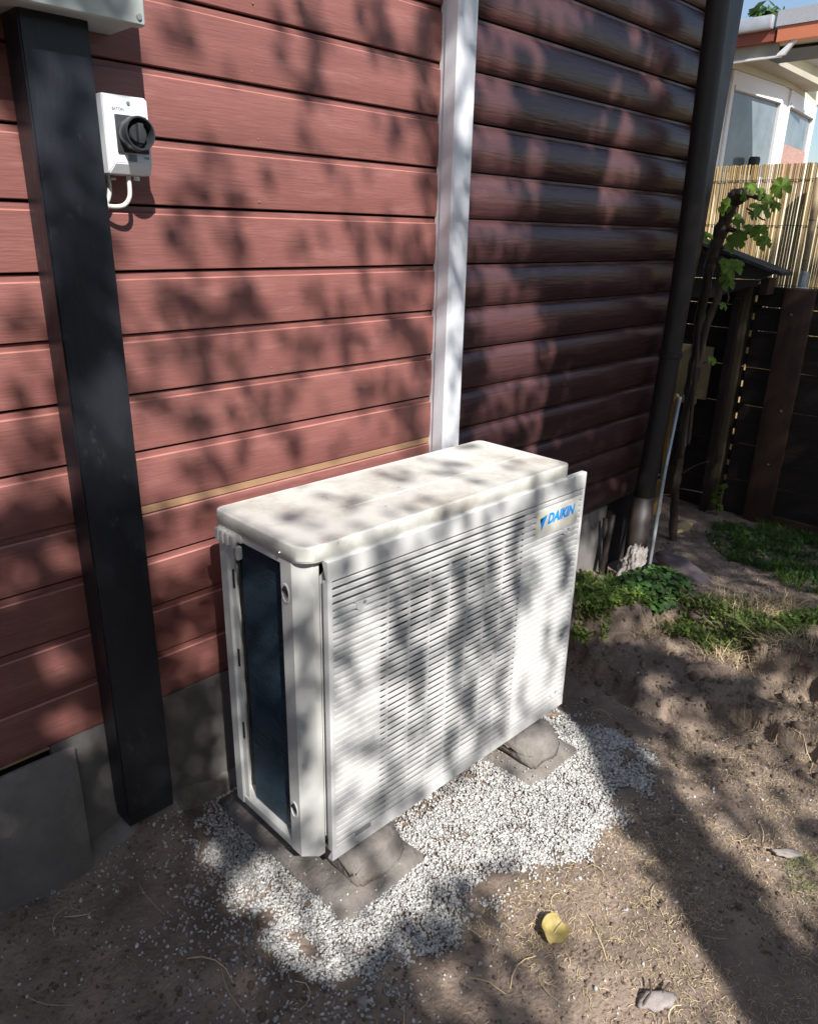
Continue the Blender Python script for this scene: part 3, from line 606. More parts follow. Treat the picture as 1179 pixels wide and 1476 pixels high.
# rod and wooden strips leaning at the corner
a = PT(932, 838, 0, 2.86); b = PT(958, 680, 0, 3.0); c = PT(980, 572, 0, 3.1)
tag(tube('metal_rod', [a, b, c], [.0085, .0085, .0085], ROD, n=12), 'straight grey metal rod leaning in front of the vine', 'rod')
def strip_from(name, px, x, m, label, cat, th=0.012):
    P = [PT(u, w, 0, x) for u, w in px]; n = len(P); V = P + [p + np.array([th, 0.0, 0]) for p in P]
    F = [tuple(range(n)), tuple(range(2 * n - 1, n - 1, -1))] + [(i, (i + 1) % n, n + (i + 1) % n, n + i) for i in range(n)]
    me = mesh(name, V, F); bm = bmesh.new(); bm.from_mesh(me); bmesh.ops.recalc_face_normals(bm, faces=bm.faces[:]); bm.to_mesh(me); bm.free()
    return tag(link(name, me, m), label, cat)
strip_from('wooden_strip', [(941, 742), (947, 692), (950, 691), (955, 700), (950, 742)], 2.99, YELW, 'short yellow wood offcut standing between downpipe and metal rod', 'wood strip')
strip_from('wooden_strip', [(952, 690), (956, 650), (960, 618), (966, 590), (975, 568), (980, 575), (972, 608), (962, 640), (958, 690)], 3.10, YELW, 'long curved yellow wood strip behind the metal rod', 'wood strip')

# ------------------------------------------------------------------ fence
FX = 4.1
fence = thing('board_fence', (FX, -0.6, 0), 'dark stained horizontal board fence closing the garden behind the vine', 'fence')
def fp(o): o.parent = fence; o.matrix_parent_inverse = Matrix.Translation((-FX, 0.6, 0)); return o
zb = [0.0, 0.20, 0.405, 0.615, 0.815, 1.005, 1.125]; zt = [0.197, 0.402, 0.612, 0.812, 1.002, 1.122, 1.225]
for i in range(7):
    for y0, y1 in ((-3.2, 0.018), (0.036, 2.2)):
        t = random.uniform(-.004, .004)
        fp(box('fence_board', FX + t, FX + .022 + t, y0, y1, zb[i] + random.uniform(0, .002), zt[i] - random.uniform(0, .002), FENCE, bev=0.002, seg=1))
for y0, y1 in ((-0.262, -0.118), (-1.75, -1.60)):
    fp(box('fence_plank', FX - .032, FX - .006, y0, y1, -0.05, 1.222, BROWN, bev=0.003))
fp(box('fence_plank', FX - .045, FX - .006, 0.012 + .03, 0.118 + .0, -0.05, 1.235, MOSSP, bev=0.004))
fp(box('fence_rail', FX - .03, FX - .006, -3.2, -1.76, -0.01, 0.07, BROWN)); fp(box('fence_rail', FX - .03, FX - .006, -1.59, -0.265, -0.02, 0.055, BROWN))
for z in np.arange(0.12, 1.2, 0.088): fp(box('fence_batten', FX + .028, FX + .036, 0.0, 0.055, z, z + 0.055, INNER))
for y, z in ((-0.17, 1.10), (-0.21, 0.62), (-.2, .33)): fp(lathe('screw', [(0, -.004), (0.005, -.004), (0.007, 0)], STEEL, n=10, axis='x', center=(FX - .032, y, z)))
P = [PT(985, 497, 0, 4.06), PT(1027, 500, 0, 4.06), PT(1020, 574, 0, 4.06), PT(970, 572, 0, 4.06)]
pn = thing('plywood_panel', (4.06, 0.3, 0.6), 'pale beige panel with a small ledge fixed to the dark fence', 'panel')
def pp(o): o.parent = pn; o.matrix_parent_inverse = Matrix.Translation((-4.06, -0.3, -0.6)); return o
pp(box('panel_sheet', 4.055, 4.068, 0.185, 0.50, 0.615, 0.90, PALEW, bev=0.002)); pp(box('panel_ledge', 4.03, 4.054, 0.23, 0.50, 0.585, 0.625, PALEW, bev=0.004))
# small lean-to
leanto = thing('lean_to_roof', (4.1, 0.3, 1.2), 'small lean-to roof with grey gable boards above the fence', 'shed')
def lp(o): o.parent = leanto; o.matrix_parent_inverse = Matrix.Translation((-4.1, -0.3, -1.2)); return o
def gz(y): return 1.318 + (y + 0.106) * 0.313
lp(prism('roof_sheet', [(-0.135, gz(-0.135) - .024), (1.4, gz(1.4) - .024), (1.4, gz(1.4) - .008), (-0.135, gz(-0.135) - .008)], 0, 3.93, 4.09, FELT))
lp(prism('gable_board', [(-0.09, gz(-.09) - .026), (1.2, gz(1.2) - .026), (1.2, 1.24), (-0.03, 1.262)], 0, 3.975, 3.995, GREYW))
lp(prism('gable_board', [(-0.02, 1.258), (1.2, 1.236), (1.2, 1.08), (0.20, 1.16), (-0.005, 1.238)], 0, 3.985, 4.005, GREYW))
lp(box('eave_beam', 4.0, 4.09, -0.06, -0.02, 1.19, 1.27, BROWN))
lp(box('roof_post', 4.01, 4.054, 0.07, 0.105, -0.02, 1.16, FENCE))
# screen of reeds
screen = thing('reed_screen', (4.55, 0.0, 0), 'tall bamboo reed screen lit by the sun behind the fence', 'screen')
V = []; F = []
y = -2.6; BX = 4.55
while y < 2.0:
    r = random.uniform(.0030, .0042); j = random.uniform(-.0015, .0015); top = 1.83 + random.uniform(-.003, .003); lean = random.uniform(-.006, .006); b = len(V)
    for z, dy in ((0.0, 0), (0.9, 0), (top, lean)):
        for k in range(5): a = math.pi * k / 4 + math.pi / 2; V.append((BX + j + r * math.cos(a) , y + dy + r * math.sin(a), z))
    for i in range(2):
        for k in range(4): F.append((b + i * 5 + k, b + i * 5 + k + 1, b + (i + 1) * 5 + k + 1, b + (i + 1) * 5 + k))
    y += r * 1.75 + (random.uniform(.0006, .0018) if random.random() < .16 else 0)
o = link('reeds', mesh('reeds', V, F), REED); o['kind'] = 'stuff'; o.parent = screen; o.matrix_parent_inverse = Matrix.Translation((-4.55, 0, 0))
for z in (0.9, 1.22, 1.53, 1.76):
    o = tube('binding_wire', [(BX - .007, -2.6, z), (BX - .007, -.3, z - .01), (BX - .007, 2.0, z)], .0016, WIRE, n=5); o.parent = screen; o.matrix_parent_inverse = Matrix.Translation((-4.55, 0, 0))
a = PT(1181, 255, 0, 4.50); b = PT(1155, 412, 0, 4.50)
t = thing('bamboo_pole', (4.5, float(b[1]), 1.2), 'single thin bamboo pole standing in front of the reed screen', 'pole')
def tp(o): o.parent = t; o.matrix_parent_inverse = Matrix.Translation((-4.5, -float(b[1]), -1.2)); return o
tp(tube('cane', [(4.5, b[1], 0.9), b, a], .017, BPOLE, n=12))
for s in (0.25, 0.62): q = b + (a - b) * s; tp(lathe('node_ring', [(0.0172, -.004), (.0195, 0), (.0172, .004)], BPOLE, n=12, axis='z', center=tuple(q)))
p = PT(1158, 401, 0, 4.2)
tag(lathe('plastic_cap', [(0, .035), (0.02, .034), (0.024, .02), (0.024, -.04), (0.03, -.045), (0.03, -0.08)], ROD, n=16, axis='z', center=tuple(p)), 'small grey cap sticking up behind the top of the brown fence plank', 'cap')

# ------------------------------------------------------------------ the neighbour's house
nb = thing('neighbour_house', (9.0, 2.2, 0), 'cream house with white bay windows and orange roof edge beyond the reed screen', 'house')
def np_(o): o.parent = nb; o.matrix_parent_inverse = Matrix.Translation((-9.0, -2.2, 0)); return o
# bay facets as vertical boards between plan points
plan = [(7.2, 1.99), (9.0, 1.905), (10.35, 2.05), (11.6, 2.9)]
def facet(p, q, z0, z1, t, name, m, off=0.0, s0=0.0, s1=1.0):
    p = np.array(p, float); q = np.array(q, float); d = (q - p); L_ = np.linalg.norm(d); d /= L_; nrm = np.array([d[1], -d[0]])
    a = p + d * L_ * s0 + nrm * off; b = p + d * L_ * s1 + nrm * off
    V = [(*a, z0), (*b, z0), (*b, z1), (*a, z1)] + [(*(a - nrm * t), z0), (*(b - nrm * t), z0), (*(b - nrm * t), z1), (*(a - nrm * t), z1)]
    F = [(0, 1, 2, 3), (7, 6, 5, 4), (0, 4, 5, 1), (3, 2, 6, 7), (1, 5, 6, 2), (4, 0, 3, 7)]
    return np_(link(name, mesh(name, V, F), m))
for i in range(3):
    p, q = plan[i], plan[i + 1]
    facet(p, q, 0.0, 1.95, .15, 'wall_panel', HOUSEW); facet(p, q, 2.925, 3.08, .15, 'wall_panel', HOUSEW); facet(p, q, 3.085, 3.26, .15, 'wall_panel', HOUSEW, off=.015)
    a, b = ((0.31, 0.945), (0.07, 0.90), (0.08, 0.9))[i]
    facet(p, q, 1.955, 2.92, .12, 'window_surround', HWHITE, off=-.02, s0=0, s1=a - .002) ; facet(p, q, 1.955, 2.92, .12, 'window_surround', HWHITE, off=-.02, s0=b + .002, s1=1)
    fr = facet(p, q, 2.80, 2.92, .12, 'window_frame', HWHITE, off=.0, s0=a, s1=b); facet(p, q, 1.955, 2.06, .12, 'window_frame', HWHITE, off=.0, s0=a, s1=b)
    facet(p, q, 2.06, 2.80, .10, 'window_frame', HWHITE, off=.0, s0=a, s1=a + .03); facet(p, q, 2.06, 2.80, .10, 'window_frame', HWHITE, off=.0, s0=b - .03, s1=b)
    facet(p, q, 2.765, 2.80, .05, 'roller_blind', HWHITE, off=.012, s0=a + .031, s1=b - .031)
    pn_ = facet(p, q, 2.06, 2.765, .02, 'window_pane', GLASS, off=-.03, s0=a + .0305, s1=b - .0305); pn_.parent = fr; pn_.matrix_parent_inverse = Matrix.Identity(4)
    if i == 1: facet(p, q, 2.06, 2.42, .006, 'lace_curtain', LACE, off=-.018, s0=a + .035, s1=b - .035)
np_(lathe('sill_pot', [(0, 0), (.05, 0), (.055, .14), (.045, .16), (0, .16)], INNER, n=16, axis='z', center=(8.35, 1.885, 2.065)))
np_(box('body_walls', 10.5, 15, 3.2, 9, 0, 2.6, HOUSEW))
# eaves: lower gutter part to the left, higher roof edge to the right
np_(box('gutter', 7.20, 7.33, 1.46, 5.5, 3.085, 3.19, GUTT, bev=.02)); np_(box('red_fascia_board', 7.26, 7.34, 1.445, 5.5, 3.003, 3.083, REDF))
np_(box('beige_frieze', 7.32, 7.36, 1.425, 5.5, 2.90, 3.002, SOFF)); np_(box('white_trim', 7.29, 7.33, 1.38, 5.5, 2.885, 2.899, HWHITE))
np_(prism('white_brace', [(1.262, 2.99), (1.29, 2.99), (1.40, 2.90), (1.40, 2.886), (1.34, 2.893)], 0, 7.26, 7.30, HWHITE))
np_(box('roof_edge_sheet', 7.24, 7.33, -2.0, 1.435, 3.10, 3.215, ROOFG)); np_(box('orange_fascia_board', 7.25, 7.34, -2.0, 1.42, 2.99, 3.098, ORANGE))
np_(prism('soffit', [(7.345, 3.0), (9.6, 2.96), (9.6, 3.02), (7.345, 3.04)], 1, 1.72, 5.5, SOFF)); np_(prism('soffit', [(7.345, 3.0), (8.0, 2.985), (8.0, 3.02), (7.345, 3.04)], 1, -2.0, 1.715, SOFF))
np_(prism('roof', [(7.36, 3.10), (10, 3.25), (10, 3.3), (7.36, 3.16)], 1, 1.72, 5.5, ROOFG)); np_(prism('roof', [(7.36, 3.06), (8.1, 3.06), (8.1, 3.12), (7.36, 3.12)], 1, -2.0, 1.715, ROOFG))
np_(prism('soffit_dark_panel', [(7.45, 1.68), (7.5, 1.1), (8.0, 0.9), (8.0, 1.68)], 2, 2.970, 2.9835, INNER))  # thin dark panel just under the soffit
# dark shrub tops showing over the gutter
V = []; F = []
for k in range(120):
    c_ = PT(1108, 22, 0, 8.6) + np.array([random.gauss(0, .1), random.gauss(0, .07), random.gauss(0, .03)]); a = rng.normal(size=3) * .03; b = rng.normal(size=3) * .03; i = len(V)
    V += [c_ - a, c_ + b, c_ + a, c_ - b]; F.append((i, i + 1, i + 2, i + 3))
tag(link('shrub', mesh('shrub', V, F), IVY), 'dark leafy tuft showing over the roof gutter of the cream house', 'plant')
# ------------------------------------------------------------------ grape vine
VX = 3.45
def vp(u, w, x=VX): return PT(u, w, 0, x)
vine = thing('grape_vine', tuple(float(v) for v in (VX, 0.0, 0.0)), 'old grape vine with rough dark trunk and fresh green leaves at the house corner', 'vine')
def wp(o): o.parent = vine; o.matrix_parent_inverse = Matrix.Translation((-VX, 0, 0)); return o
wp(tube('trunk', smoothpath([vp(968, 785), vp(972, 740), vp(974, 700), vp(983, 640), vp(990, 590), vp(996, 540), vp(1004, 500), vp(1008, 460), vp(1018, 410), vp(1026, 370), vp(1036, 340), vp(1046, 312), vp(1056, 290), vp(1066, 279)], 6), [.02] * 8 + [.020 + .0012 * math.sin(i * 1.7) for i in range(40)] + [.022 + .0005 * i for i in range(20)] + [.034] * 10 + [.03], BARK, n=10, wob=.22))
def stem(name, px, r0, r1, x=VX, m=BARK, n=8, wob=.15):
    P = smoothpath([vp(u, w, x) for u, w in px], 5); k = len(P)
    return wp(tube(name, P, [r0 + (r1 - r0) * i / (k - 1) for i in range(k)], m, n=n, wob=wob))
stem('stem', [(980, 660), (988, 600), (1003, 545), (1012, 500), (1018, 470), (1034, 430), (1038, 400), (1036, 370)], .014, .018, 3.40)
stem('stem', [(992, 640), (998, 580), (1004, 520), (1008, 470), (1020, 420), (1024, 380)], .009, .010, 3.38)
stem('branch', [(1070, 278), (1083, 281), (1098, 286), (1112, 282)], .014, .006)
stem('branch', [(1050, 330), (1060, 332), (1072, 336), (1084, 333)], .013, .006)
stem('branch', [(1076, 300), (1086, 306), (1096, 314), (1103, 317)], .004, .003)
stem('branch', [(1030, 365), (1044, 356), (1056, 350), (1070, 343)], .006, .003)
stem('branch', [(1020, 368), (1013, 362), (1004, 350)], .004, .003)
stem('branch', [(1032, 420), (1046, 416), (1050, 430), (1046, 438)], .004, .003)
stem('branch', [(1010, 525), (1018, 522), (1026, 518)], .0035, .003)
stem('branch', [(972, 690), (1000, 672), (1022, 665)], .004, .003)
stem('branch', [(974, 703), (990, 706), (1012, 710)], .004, .0035, m=MOSSP)
stem('branch', [(953, 713), (965, 713), (975, 713)], .003, .003, m=STRAW)
stem('branch', [(975, 668), (981, 660), (984, 657)], .004, .003)
wp(tube('cut_stub', [vp(1062, 284), vp(1076, 279)], [.03, .026], BARK, n=9, wob=.2))
def vine_leaf_mesh(seed):
    r_ = random.Random(seed); V = [(0, 0, 0)]; n = 40
    for i in range(n):
        a = 2 * math.pi * i / n - math.pi / 2; t = a + math.pi / 2
        lobes = 0.72 + 0.22 * abs(math.cos(2.5 * (t - math.pi))) ** .7 + 0.05 * math.cos(12 * t)
        if min(t, 2 * math.pi - t) < .25: lobes *= .35
        rr = lobes * (1 + r_.uniform(-.05, .05)); x, y = rr * math.cos(a), rr * math.sin(a)
        V.append((x * .98, y, 0.22 * rr * math.cos(5 * t) * .5 - .18 * rr * rr + r_.uniform(-.02, .02)))
    n2 = len(V)
    for i in range(1, n2): V.append((V[i][0] * .5, V[i][1] * .5, V[i][2] * .5 + .04))
    F = [(0, n2 + i, n2 + (i + 1) % n) for i in range(n)] + [(n2 + i, 1 + i, 1 + (i + 1) % n, n2 + (i + 1) % n) for i in range(n)]
    return mesh('leaf', V, F, True)
lms = [vine_leaf_mesh(s) for s in range(5)]
for m_ in lms: m_.materials.append(VLEAF)
for q, (u, w, s) in enumerate([(1126, 269, 13), (1003, 336, 13), (1017, 340, 11), (1098, 300, 15), (1050, 294, 10), (1044, 300, 9), (1073, 282, 8), (1088, 271, 10), (1099, 278, 9), (1080, 268, 7), (1108, 290, 9), (1118, 297, 7), (1066, 318, 11), (1062, 345, 13), (1056, 352, 12), (1094, 334, 12), (1102, 349, 10), (1080, 330, 8), (1057, 386, 14), (1048, 400, 11), (1064, 380, 8), (1045, 378, 8), (1043, 440, 7), (1027, 519, 7), (1003, 552, 7), (1050, 410, 9), (1086, 310, 8)]):
    o = bpy.data.objects.new('leaf', lms[q % 5]); C.objects.link(o)
    o.location = vp(u, w, VX - .03 - random.random() * .06) - np.array([VX, 0, 0]); sc = s / 262.0 * .92; o.scale = (sc, sc, sc); o.parent = vine
    o.rotation_euler = (math.radians(random.uniform(35, 85)), random.uniform(-.6, .6), math.radians(random.uniform(-75, -10)))

# ------------------------------------------------------------------ leaf clumps: many small blades and leaflets
def quads(name, cs, ax, bx, m, extra=None):
    """rhombic leaflets at cs with half axes ax, bx"""
    n = len(cs); V = np.stack([cs - ax, cs + bx * .55 - ax * .1, cs + ax, cs - bx * .55 - ax * .1], 1).reshape(-1, 3); F = np.arange(4 * n).reshape(n, 4)
    return link(name, npmesh(name, V, F), m)
def gzs(x, y): return gh(np.asarray(x, float), np.asarray(y, float))
def rand_in(poly, n):
    p = np.array(poly); lo, hi = p.min(0), p.max(0); out = []
    while len(out) < n:
        q = rng.uniform(lo, hi, (n, 2)); out += list(q[inpoly(q[:, 0], q[:, 1], poly)])
    return np.array(out[:n])
def leaflets(name, poly, n, size, h, m, tilt=.5, thr=None, seed=0):
    p = rand_in(poly, n)
    if thr is not None: p = p[fbm(p[:, 0] * 9, p[:, 1] * 9, seed, 3) > thr]
    n = len(p); z = gzs(p[:, 0], p[:, 1]) + rng.uniform(0.002, h, n) * (0.4 + fbm(p[:, 0] * 13, p[:, 1] * 13, 5, 2))
    a = rng.uniform(0, 6.28, n); s = size * rng.uniform(.5, 1.3, n); A = np.stack([np.cos(a), np.sin(a), rng.normal(0, tilt, n)], 1); B = np.stack([-np.sin(a), np.cos(a), rng.normal(0, tilt, n)], 1)
    return quads(name, np.stack([p[:, 0], p[:, 1], z], 1), A * s[:, None], B * s[:, None] * 1.2, m)
def blades(name, poly, n, hgt, wid, m, lean=.5, thr=None, seed=0):
    p = rand_in(poly, n)
    if thr is not None: p = p[fbm(p[:, 0] * 7, p[:, 1] * 7, seed, 3) > thr]
    n = len(p); z = gzs(p[:, 0], p[:, 1]) - .003; h = hgt * rng.uniform(.4, 1.3, n); a = rng.uniform(0, 6.28, n); L_ = rng.normal(0, lean, (n, 2)) * h[:, None]
    b0 = np.stack([p[:, 0], p[:, 1], z], 1); dx = np.stack([np.cos(a), np.sin(a), 0 * a], 1) * wid
    m1 = b0 + np.concatenate([L_ * .35, (h * .6)[:, None]], 1); tp_ = b0 + np.concatenate([L_, h[:, None]], 1)
    V = np.stack([b0 - dx, b0 + dx, m1 + dx * .7, m1 - dx * .7, tp_], 1).reshape(-1, 3); i = np.arange(n)[:, None] * 5
    F = np.concatenate([i + [0, 1, 2], i + [0, 2, 3], i + [3, 2, 4]], 0); return link(name, npmesh(name, V, F), m)
MOSSPOLY = GP([(822, 872), (870, 862), (905, 872), (1000, 905), (1060, 900), (1100, 935), (1179, 905), (1179, 950), (1120, 970), (1050, 965), (985, 945), (930, 925), (880, 935), (868, 950), (822, 950)])
tag(leaflets('ground_cover', MOSSPOLY, 11000, .0085, .045, MOSS, .5, .43, 4), kind='stuff')
tag(blades('short_grass', MOSSPOLY, 5000, .045, .0018, GRASS, .6, .42, 9), kind='stuff')
FARG = GP([(1005, 745), (1179, 768), (1200, 880), (1130, 860), (1090, 822), (1050, 812), (1020, 780)])
tag(blades('far_grass', FARG, 7000, .045, .0018, GRASS, .6, .52, 2), kind='stuff')
tag(leaflets('far_ground_cover', FARG, 3000, .010, .03, IVY, .5, .5, 12), kind='stuff')
SIDEG = GP([(1130, 1240), (1179, 1225), (1179, 1300), (1140, 1290)])
tag(blades('grass_patch', SIDEG, 220, .022, .0009, GRASS, 1.0, .45, 14), kind='stuff')
DRYG = GP([(1000, 900), (1140, 885), (1179, 960), (1179, 1000), (1060, 985), (900, 940)])
tag(blades('dry_grass', DRYG, 2600, .05, .0014, STRAW, 1.1, .48, 31), kind='stuff')
# ivy mound at the pipe foot
ic = PT(935, 885, 2, 0.03)
ivy = thing('ivy_mound', (float(ic[0]), float(ic[1]), float(gzs(ic[0], ic[1]))), 'low mound of dark ivy growing at the foot of the metal rod', 'ivy')
n = 900; a = rng.uniform(0, 6.28, n); rr = np.sqrt(rng.uniform(0, 1, n)); px = .20 * rr * np.cos(a); py = .14 * rr * np.sin(a); pz = .085 * np.sqrt(1 - rr ** 2) * rng.uniform(.5, 1.1, n) + .01
th = a + rng.normal(0, .8, n); s = rng.uniform(.009, .018, n)[:, None]
A = np.stack([np.cos(th), np.sin(th), -.3 + rng.normal(0, .3, n)], 1) * s; B = np.stack([-np.sin(th), np.cos(th), rng.normal(0, .3, n)], 1) * s * 1.5
o = quads('ivy_leaves', np.stack([px, py, pz], 1), A, B, IVY); o.parent = ivy; o['kind'] = 'stuff'
n = 380; a = rng.uniform(0, 6.28, n); rr = np.sqrt(rng.uniform(0, 1, n)); q = PT(905, 892, 2, 0)
A = np.stack([np.cos(a), np.sin(a), rng.normal(0, .3, n)], 1) * .011; B = np.stack([-np.sin(a), np.cos(a), rng.normal(0, .3, n)], 1) * .016
tag(quads('clover', np.stack([q[0] + .15 * rr * np.cos(a * 3), q[1] + .10 * rr * np.sin(a * 3), rng.uniform(.05, .10, n)], 1), A, B, MOSS), kind='stuff')
# seedling by the post
s0 = PT(1035, 742, 2, 0.0)
pl = thing('green_seedling', (float(s0[0]) - .02, float(s0[1]), 0), 'bright green seedling at the foot of the mossy fence post', 'plant')
o = tube('stem', smoothpath([(0, 0, -.01), (0.0, .005, .07), (.005, -.01, .16)]), .004, GRASS, n=6); o.parent = pl
for k in range(9):
    o = bpy.data.objects.new('leaf', lms[k % 5]); C.objects.link(o); o.parent = pl; o.scale = (.022,) * 3; o.location = (random.uniform(-.02, .02), random.uniform(-.03, .03), .03 + k * .018); o.rotation_euler = (random.uniform(0, 1.2), random.uniform(-.6, .6), random.uniform(0, 6))

# ------------------------------------------------------------------ gravel, soil crumbs, straw
bmi = bmesh.new(); bmesh.ops.create_icosphere(bmi, subdivisions=1, radius=1); ICO = np.array([v.co[:] for v in bmi.verts]); ICF = np.array([[v.index for v in f.verts] for f in bmi.faces]); bmi.free()
def stones(name, P, size, m, flat=.65, jit=.28):
    n = len(P); k = len(ICO); R_ = rng.normal(size=(n, 3, 3)); Q, _ = np.linalg.qr(R_)
    V = ICO[None] * (1 + rng.uniform(-jit, jit, (n, k, 1))) * (np.stack([size * rng.uniform(.8, 1.3, n), size * rng.uniform(.7, 1.1, n), size * flat * rng.uniform(.7, 1.1, n)], 1)[:, None])
    V = np.einsum('nkj,njl->nkl', V, Q); V = V + P[:, None]
    F = (ICF[None] + (np.arange(n) * k)[:, None, None]).reshape(-1, 3); return link(name, npmesh(name, V.reshape(-1, 3), F), m)
def off_pavers(p):
    ok = np.ones(len(p), bool)
    for (x0, x1), (y0, y1) in PAVER: ok &= ~((p[:, 0] > x0 + .012) & (p[:, 0] < x1 - .012) & (p[:, 1] > y0 + .02) & (p[:, 1] < y1))
    return p[ok]
GB = [(x, y) for x, y in GRAVEL_POLY]
# fuzzy edged bed: dense inside, thinning outwards
p = rng.uniform((0.3, -1.25), (2.1, 0.0), (330000, 2)); ins = inpoly(p[:, 0], p[:, 1], GB); d = polydist(p[:, 0], p[:, 1], GB); sd = np.where(ins, d, -d) + (fbm(p[:, 0] * 14, p[:, 1] * 14, 77, 4) - .5) * .2
prob = np.clip((sd + .012) / .045, 0, 1) * np.where(fbm(p[:, 0] * 22, p[:, 1] * 22, 41, 3) < .40, .45, 1.0)
p = p[rng.uniform(size=len(p)) < prob * .62]; p = off_pavers(p)
keep = ~((p[:, 1] > -.46) & (p[:, 0] > 1.06) & (p[:, 0] < 1.42) & (rng.uniform(size=len(p)) < .5)); p = p[keep]
lay = rng.uniform(size=len(p)); sz = rng.gamma(9, .00028, len(p)) + .0010
z = gzs(p[:, 0], p[:, 1]) + lay * .010 * np.clip(polydist(p[:, 0], p[:, 1], GB) / .05, .1, 1) + sz * .3
tag(stones('gravel', np.stack([p[:, 0], p[:, 1], z], 1), sz, GRAV), kind='stuff'); NG = len(p)
# scattered single stones
q = rng.uniform((0.2, -1.35), (2.2, 0.0), (80000, 2)); ins = inpoly(q[:, 0], q[:, 1], GB); d = polydist(q[:, 0], q[:, 1], GB)
left = (q[:, 0] < .8) * 1.0
prob = np.where(ins, 0, np.exp(-d / (.035 + .085 * left)) * (.16 + .22 * left) * (fbm(q[:, 0] * 12, q[:, 1] * 12, 5, 3) > .40) + .02 * np.exp(-d / .25) + .003)
q = q[rng.uniform(size=len(q)) < prob]; q = off_pavers(q); sz = rng.gamma(8, .00032, len(q)) + .001
tag(stones('scattered_gravel', np.stack([q[:, 0], q[:, 1], gzs(q[:, 0], q[:, 1]) + sz * .4], 1), sz, GRAV), kind='stuff')
# a few grains on the pavers
q = np.concatenate([rng.uniform((.80, -.57), (1.03, -.3), (70, 2)), rng.uniform((1.46, -.59), (1.68, -.4), (60, 2))])
tag(stones('grit_on_pavers', np.stack([q[:, 0], q[:, 1], np.full(len(q), .026)], 1), rng.uniform(.0015, .0035, len(q)), GRAV), kind='stuff')
# soil crumbs
q = rng.uniform((0.1, -1.7), (3.9, 0.0), (26000, 2)); q = q[~inpoly(q[:, 0], q[:, 1], GB) & (fbm(q[:, 0] * 6, q[:, 1] * 6, 8, 3) > .38)]
sz = rng.gamma(2.2, .0009, len(q)) + .0007
tag(stones('soil_crumbs', np.stack([q[:, 0], q[:, 1], gzs(q[:, 0], q[:, 1]) + sz * .2], 1), sz, CLOD, .8), kind='stuff')
dd = polydist(q[:, 0], q[:, 1], [(2.2, -.35), (2.45, -.55), (2.5, -1.1)])
q = q[dd < .4][:700]; sz = rng.gamma(3, .0022, len(q)) + .002
tag(stones('soil_clods', np.stack([q[:, 0], q[:, 1], gzs(q[:, 0], q[:, 1]) + sz * .1], 1), sz, CLOD, .8, .35), kind='stuff')
# straw and rootlets: short bent strands
def strands(name, P, L0, L1, w, m, bend=.5, lift=.004):
    n = len(P); a = rng.uniform(0, 6.28, n); L_ = rng.uniform(L0, L1, n); k = 4; V = np.zeros((n, k + 1, 2, 3)); cur = P.copy()
    kap = rng.normal(0, bend, n)
    for i in range(k + 1):
        zc = gzs(cur[:, 0], cur[:, 1]) + .0015 + lift * math.sin(math.pi * i / k) * rng.uniform(.3, 1, n)
        t = np.stack([-np.sin(a), np.cos(a), 0 * a + .4], 1) * w; c3 = np.stack([cur[:, 0], cur[:, 1], zc], 1)
        V[:, i, 0] = c3 - t; V[:, i, 1] = c3 + t; cur = cur + np.stack([np.cos(a), np.sin(a)], 1) * (L_ / k)[:, None]; a = a + kap
    b = np.arange(n)[:, None] * (2 * (k + 1)); F = np.concatenate([b + [2 * i, 2 * i + 1, 2 * i + 3, 2 * i + 2] for i in range(k)], 0)
    return link(name, npmesh(name, V.reshape(-1, 3), F), m)
q = rng.uniform((.5, -1.75), (2.9, -.3), (60000, 2)); q = q[~inpoly(q[:, 0], q[:, 1], GB)]
den = np.where((q[:, 0] > 1.0) & (q[:, 1] < -.75), .8, .07) * np.clip((fbm(q[:, 0] * 5, q[:, 1] * 5, 61, 3) - .3) * 4, 0, 1); q = q[rng.uniform(size=len(q)) < den]
tag(strands('dry_straw', q, .006, .022, .00045, STRAW, .45, .004), kind='stuff')
q = rng.uniform((.2, -1.2), (3.8, 0), (170, 2)); q = off_pavers(q[~inpoly(q[:, 0], q[:, 1], GB)])
tag(strands('rootlets', q, .05, .13, .0009, STRAW, .4, .01), kind='stuff')

# ------------------------------------------------------------------ single stones and the leaf
p = PT(945, 1446, 2, 0.0)
o = lump('flat_stone', (float(p[0]), float(p[1]), 0.006), (.036, .021, .011), STONE, .45, 4, 3, 7); o.rotation_euler = (.05, -.05, -0.75)
tag(o, 'flat angular pinkish grey stone on the sunlit soil in the foreground', 'stone')
p = PT(522, 1448, 2, 0.0)
o = lump('small_stone', (float(p[0]), float(p[1]), 0.004), (.014, .012, .007), STONE, .5, 9, 3, 7); o.rotation_euler = (0, 0, .4)
tag(o, 'small brown stone just in front of the gravel tip', 'stone')
p = PT(1090, 1232, 2, 0.0)
for (u, w, s, l) in ((1135, 1232, .022, 'long reddish stone on the sunlit soil right of the dark shadow band'), (1005, 842, .03, None)):
    if l:
        p = PT(u, w, 2, 0.0); o = lump('field_stone', (float(p[0]), float(p[1]), 0.004), (s * 1.6, s * .6, .010), STONE, .45, 14, 3, 7); o.rotation_euler = (0, 0, -.9); tag(o, l, 'stone')
a = PT(948, 812, 2, 0.03); b = PT(1014, 852, 2, 0.03); mid = (a + b) / 2; L_ = np.linalg.norm(b - a)
o = lump('long_stone', (float(mid[0]), float(mid[1]), .035 + float(gzs(mid[0], mid[1])) * .7), (L_ / 2 * 1.08, .062, .05), SLATE, .35, 21, 4, 3); o.rotation_euler = (0, 0, math.atan2(b[1] - a[1], b[0] - a[0]))
tag(o, 'long smooth mauve grey stone lying behind the ivy', 'stone')
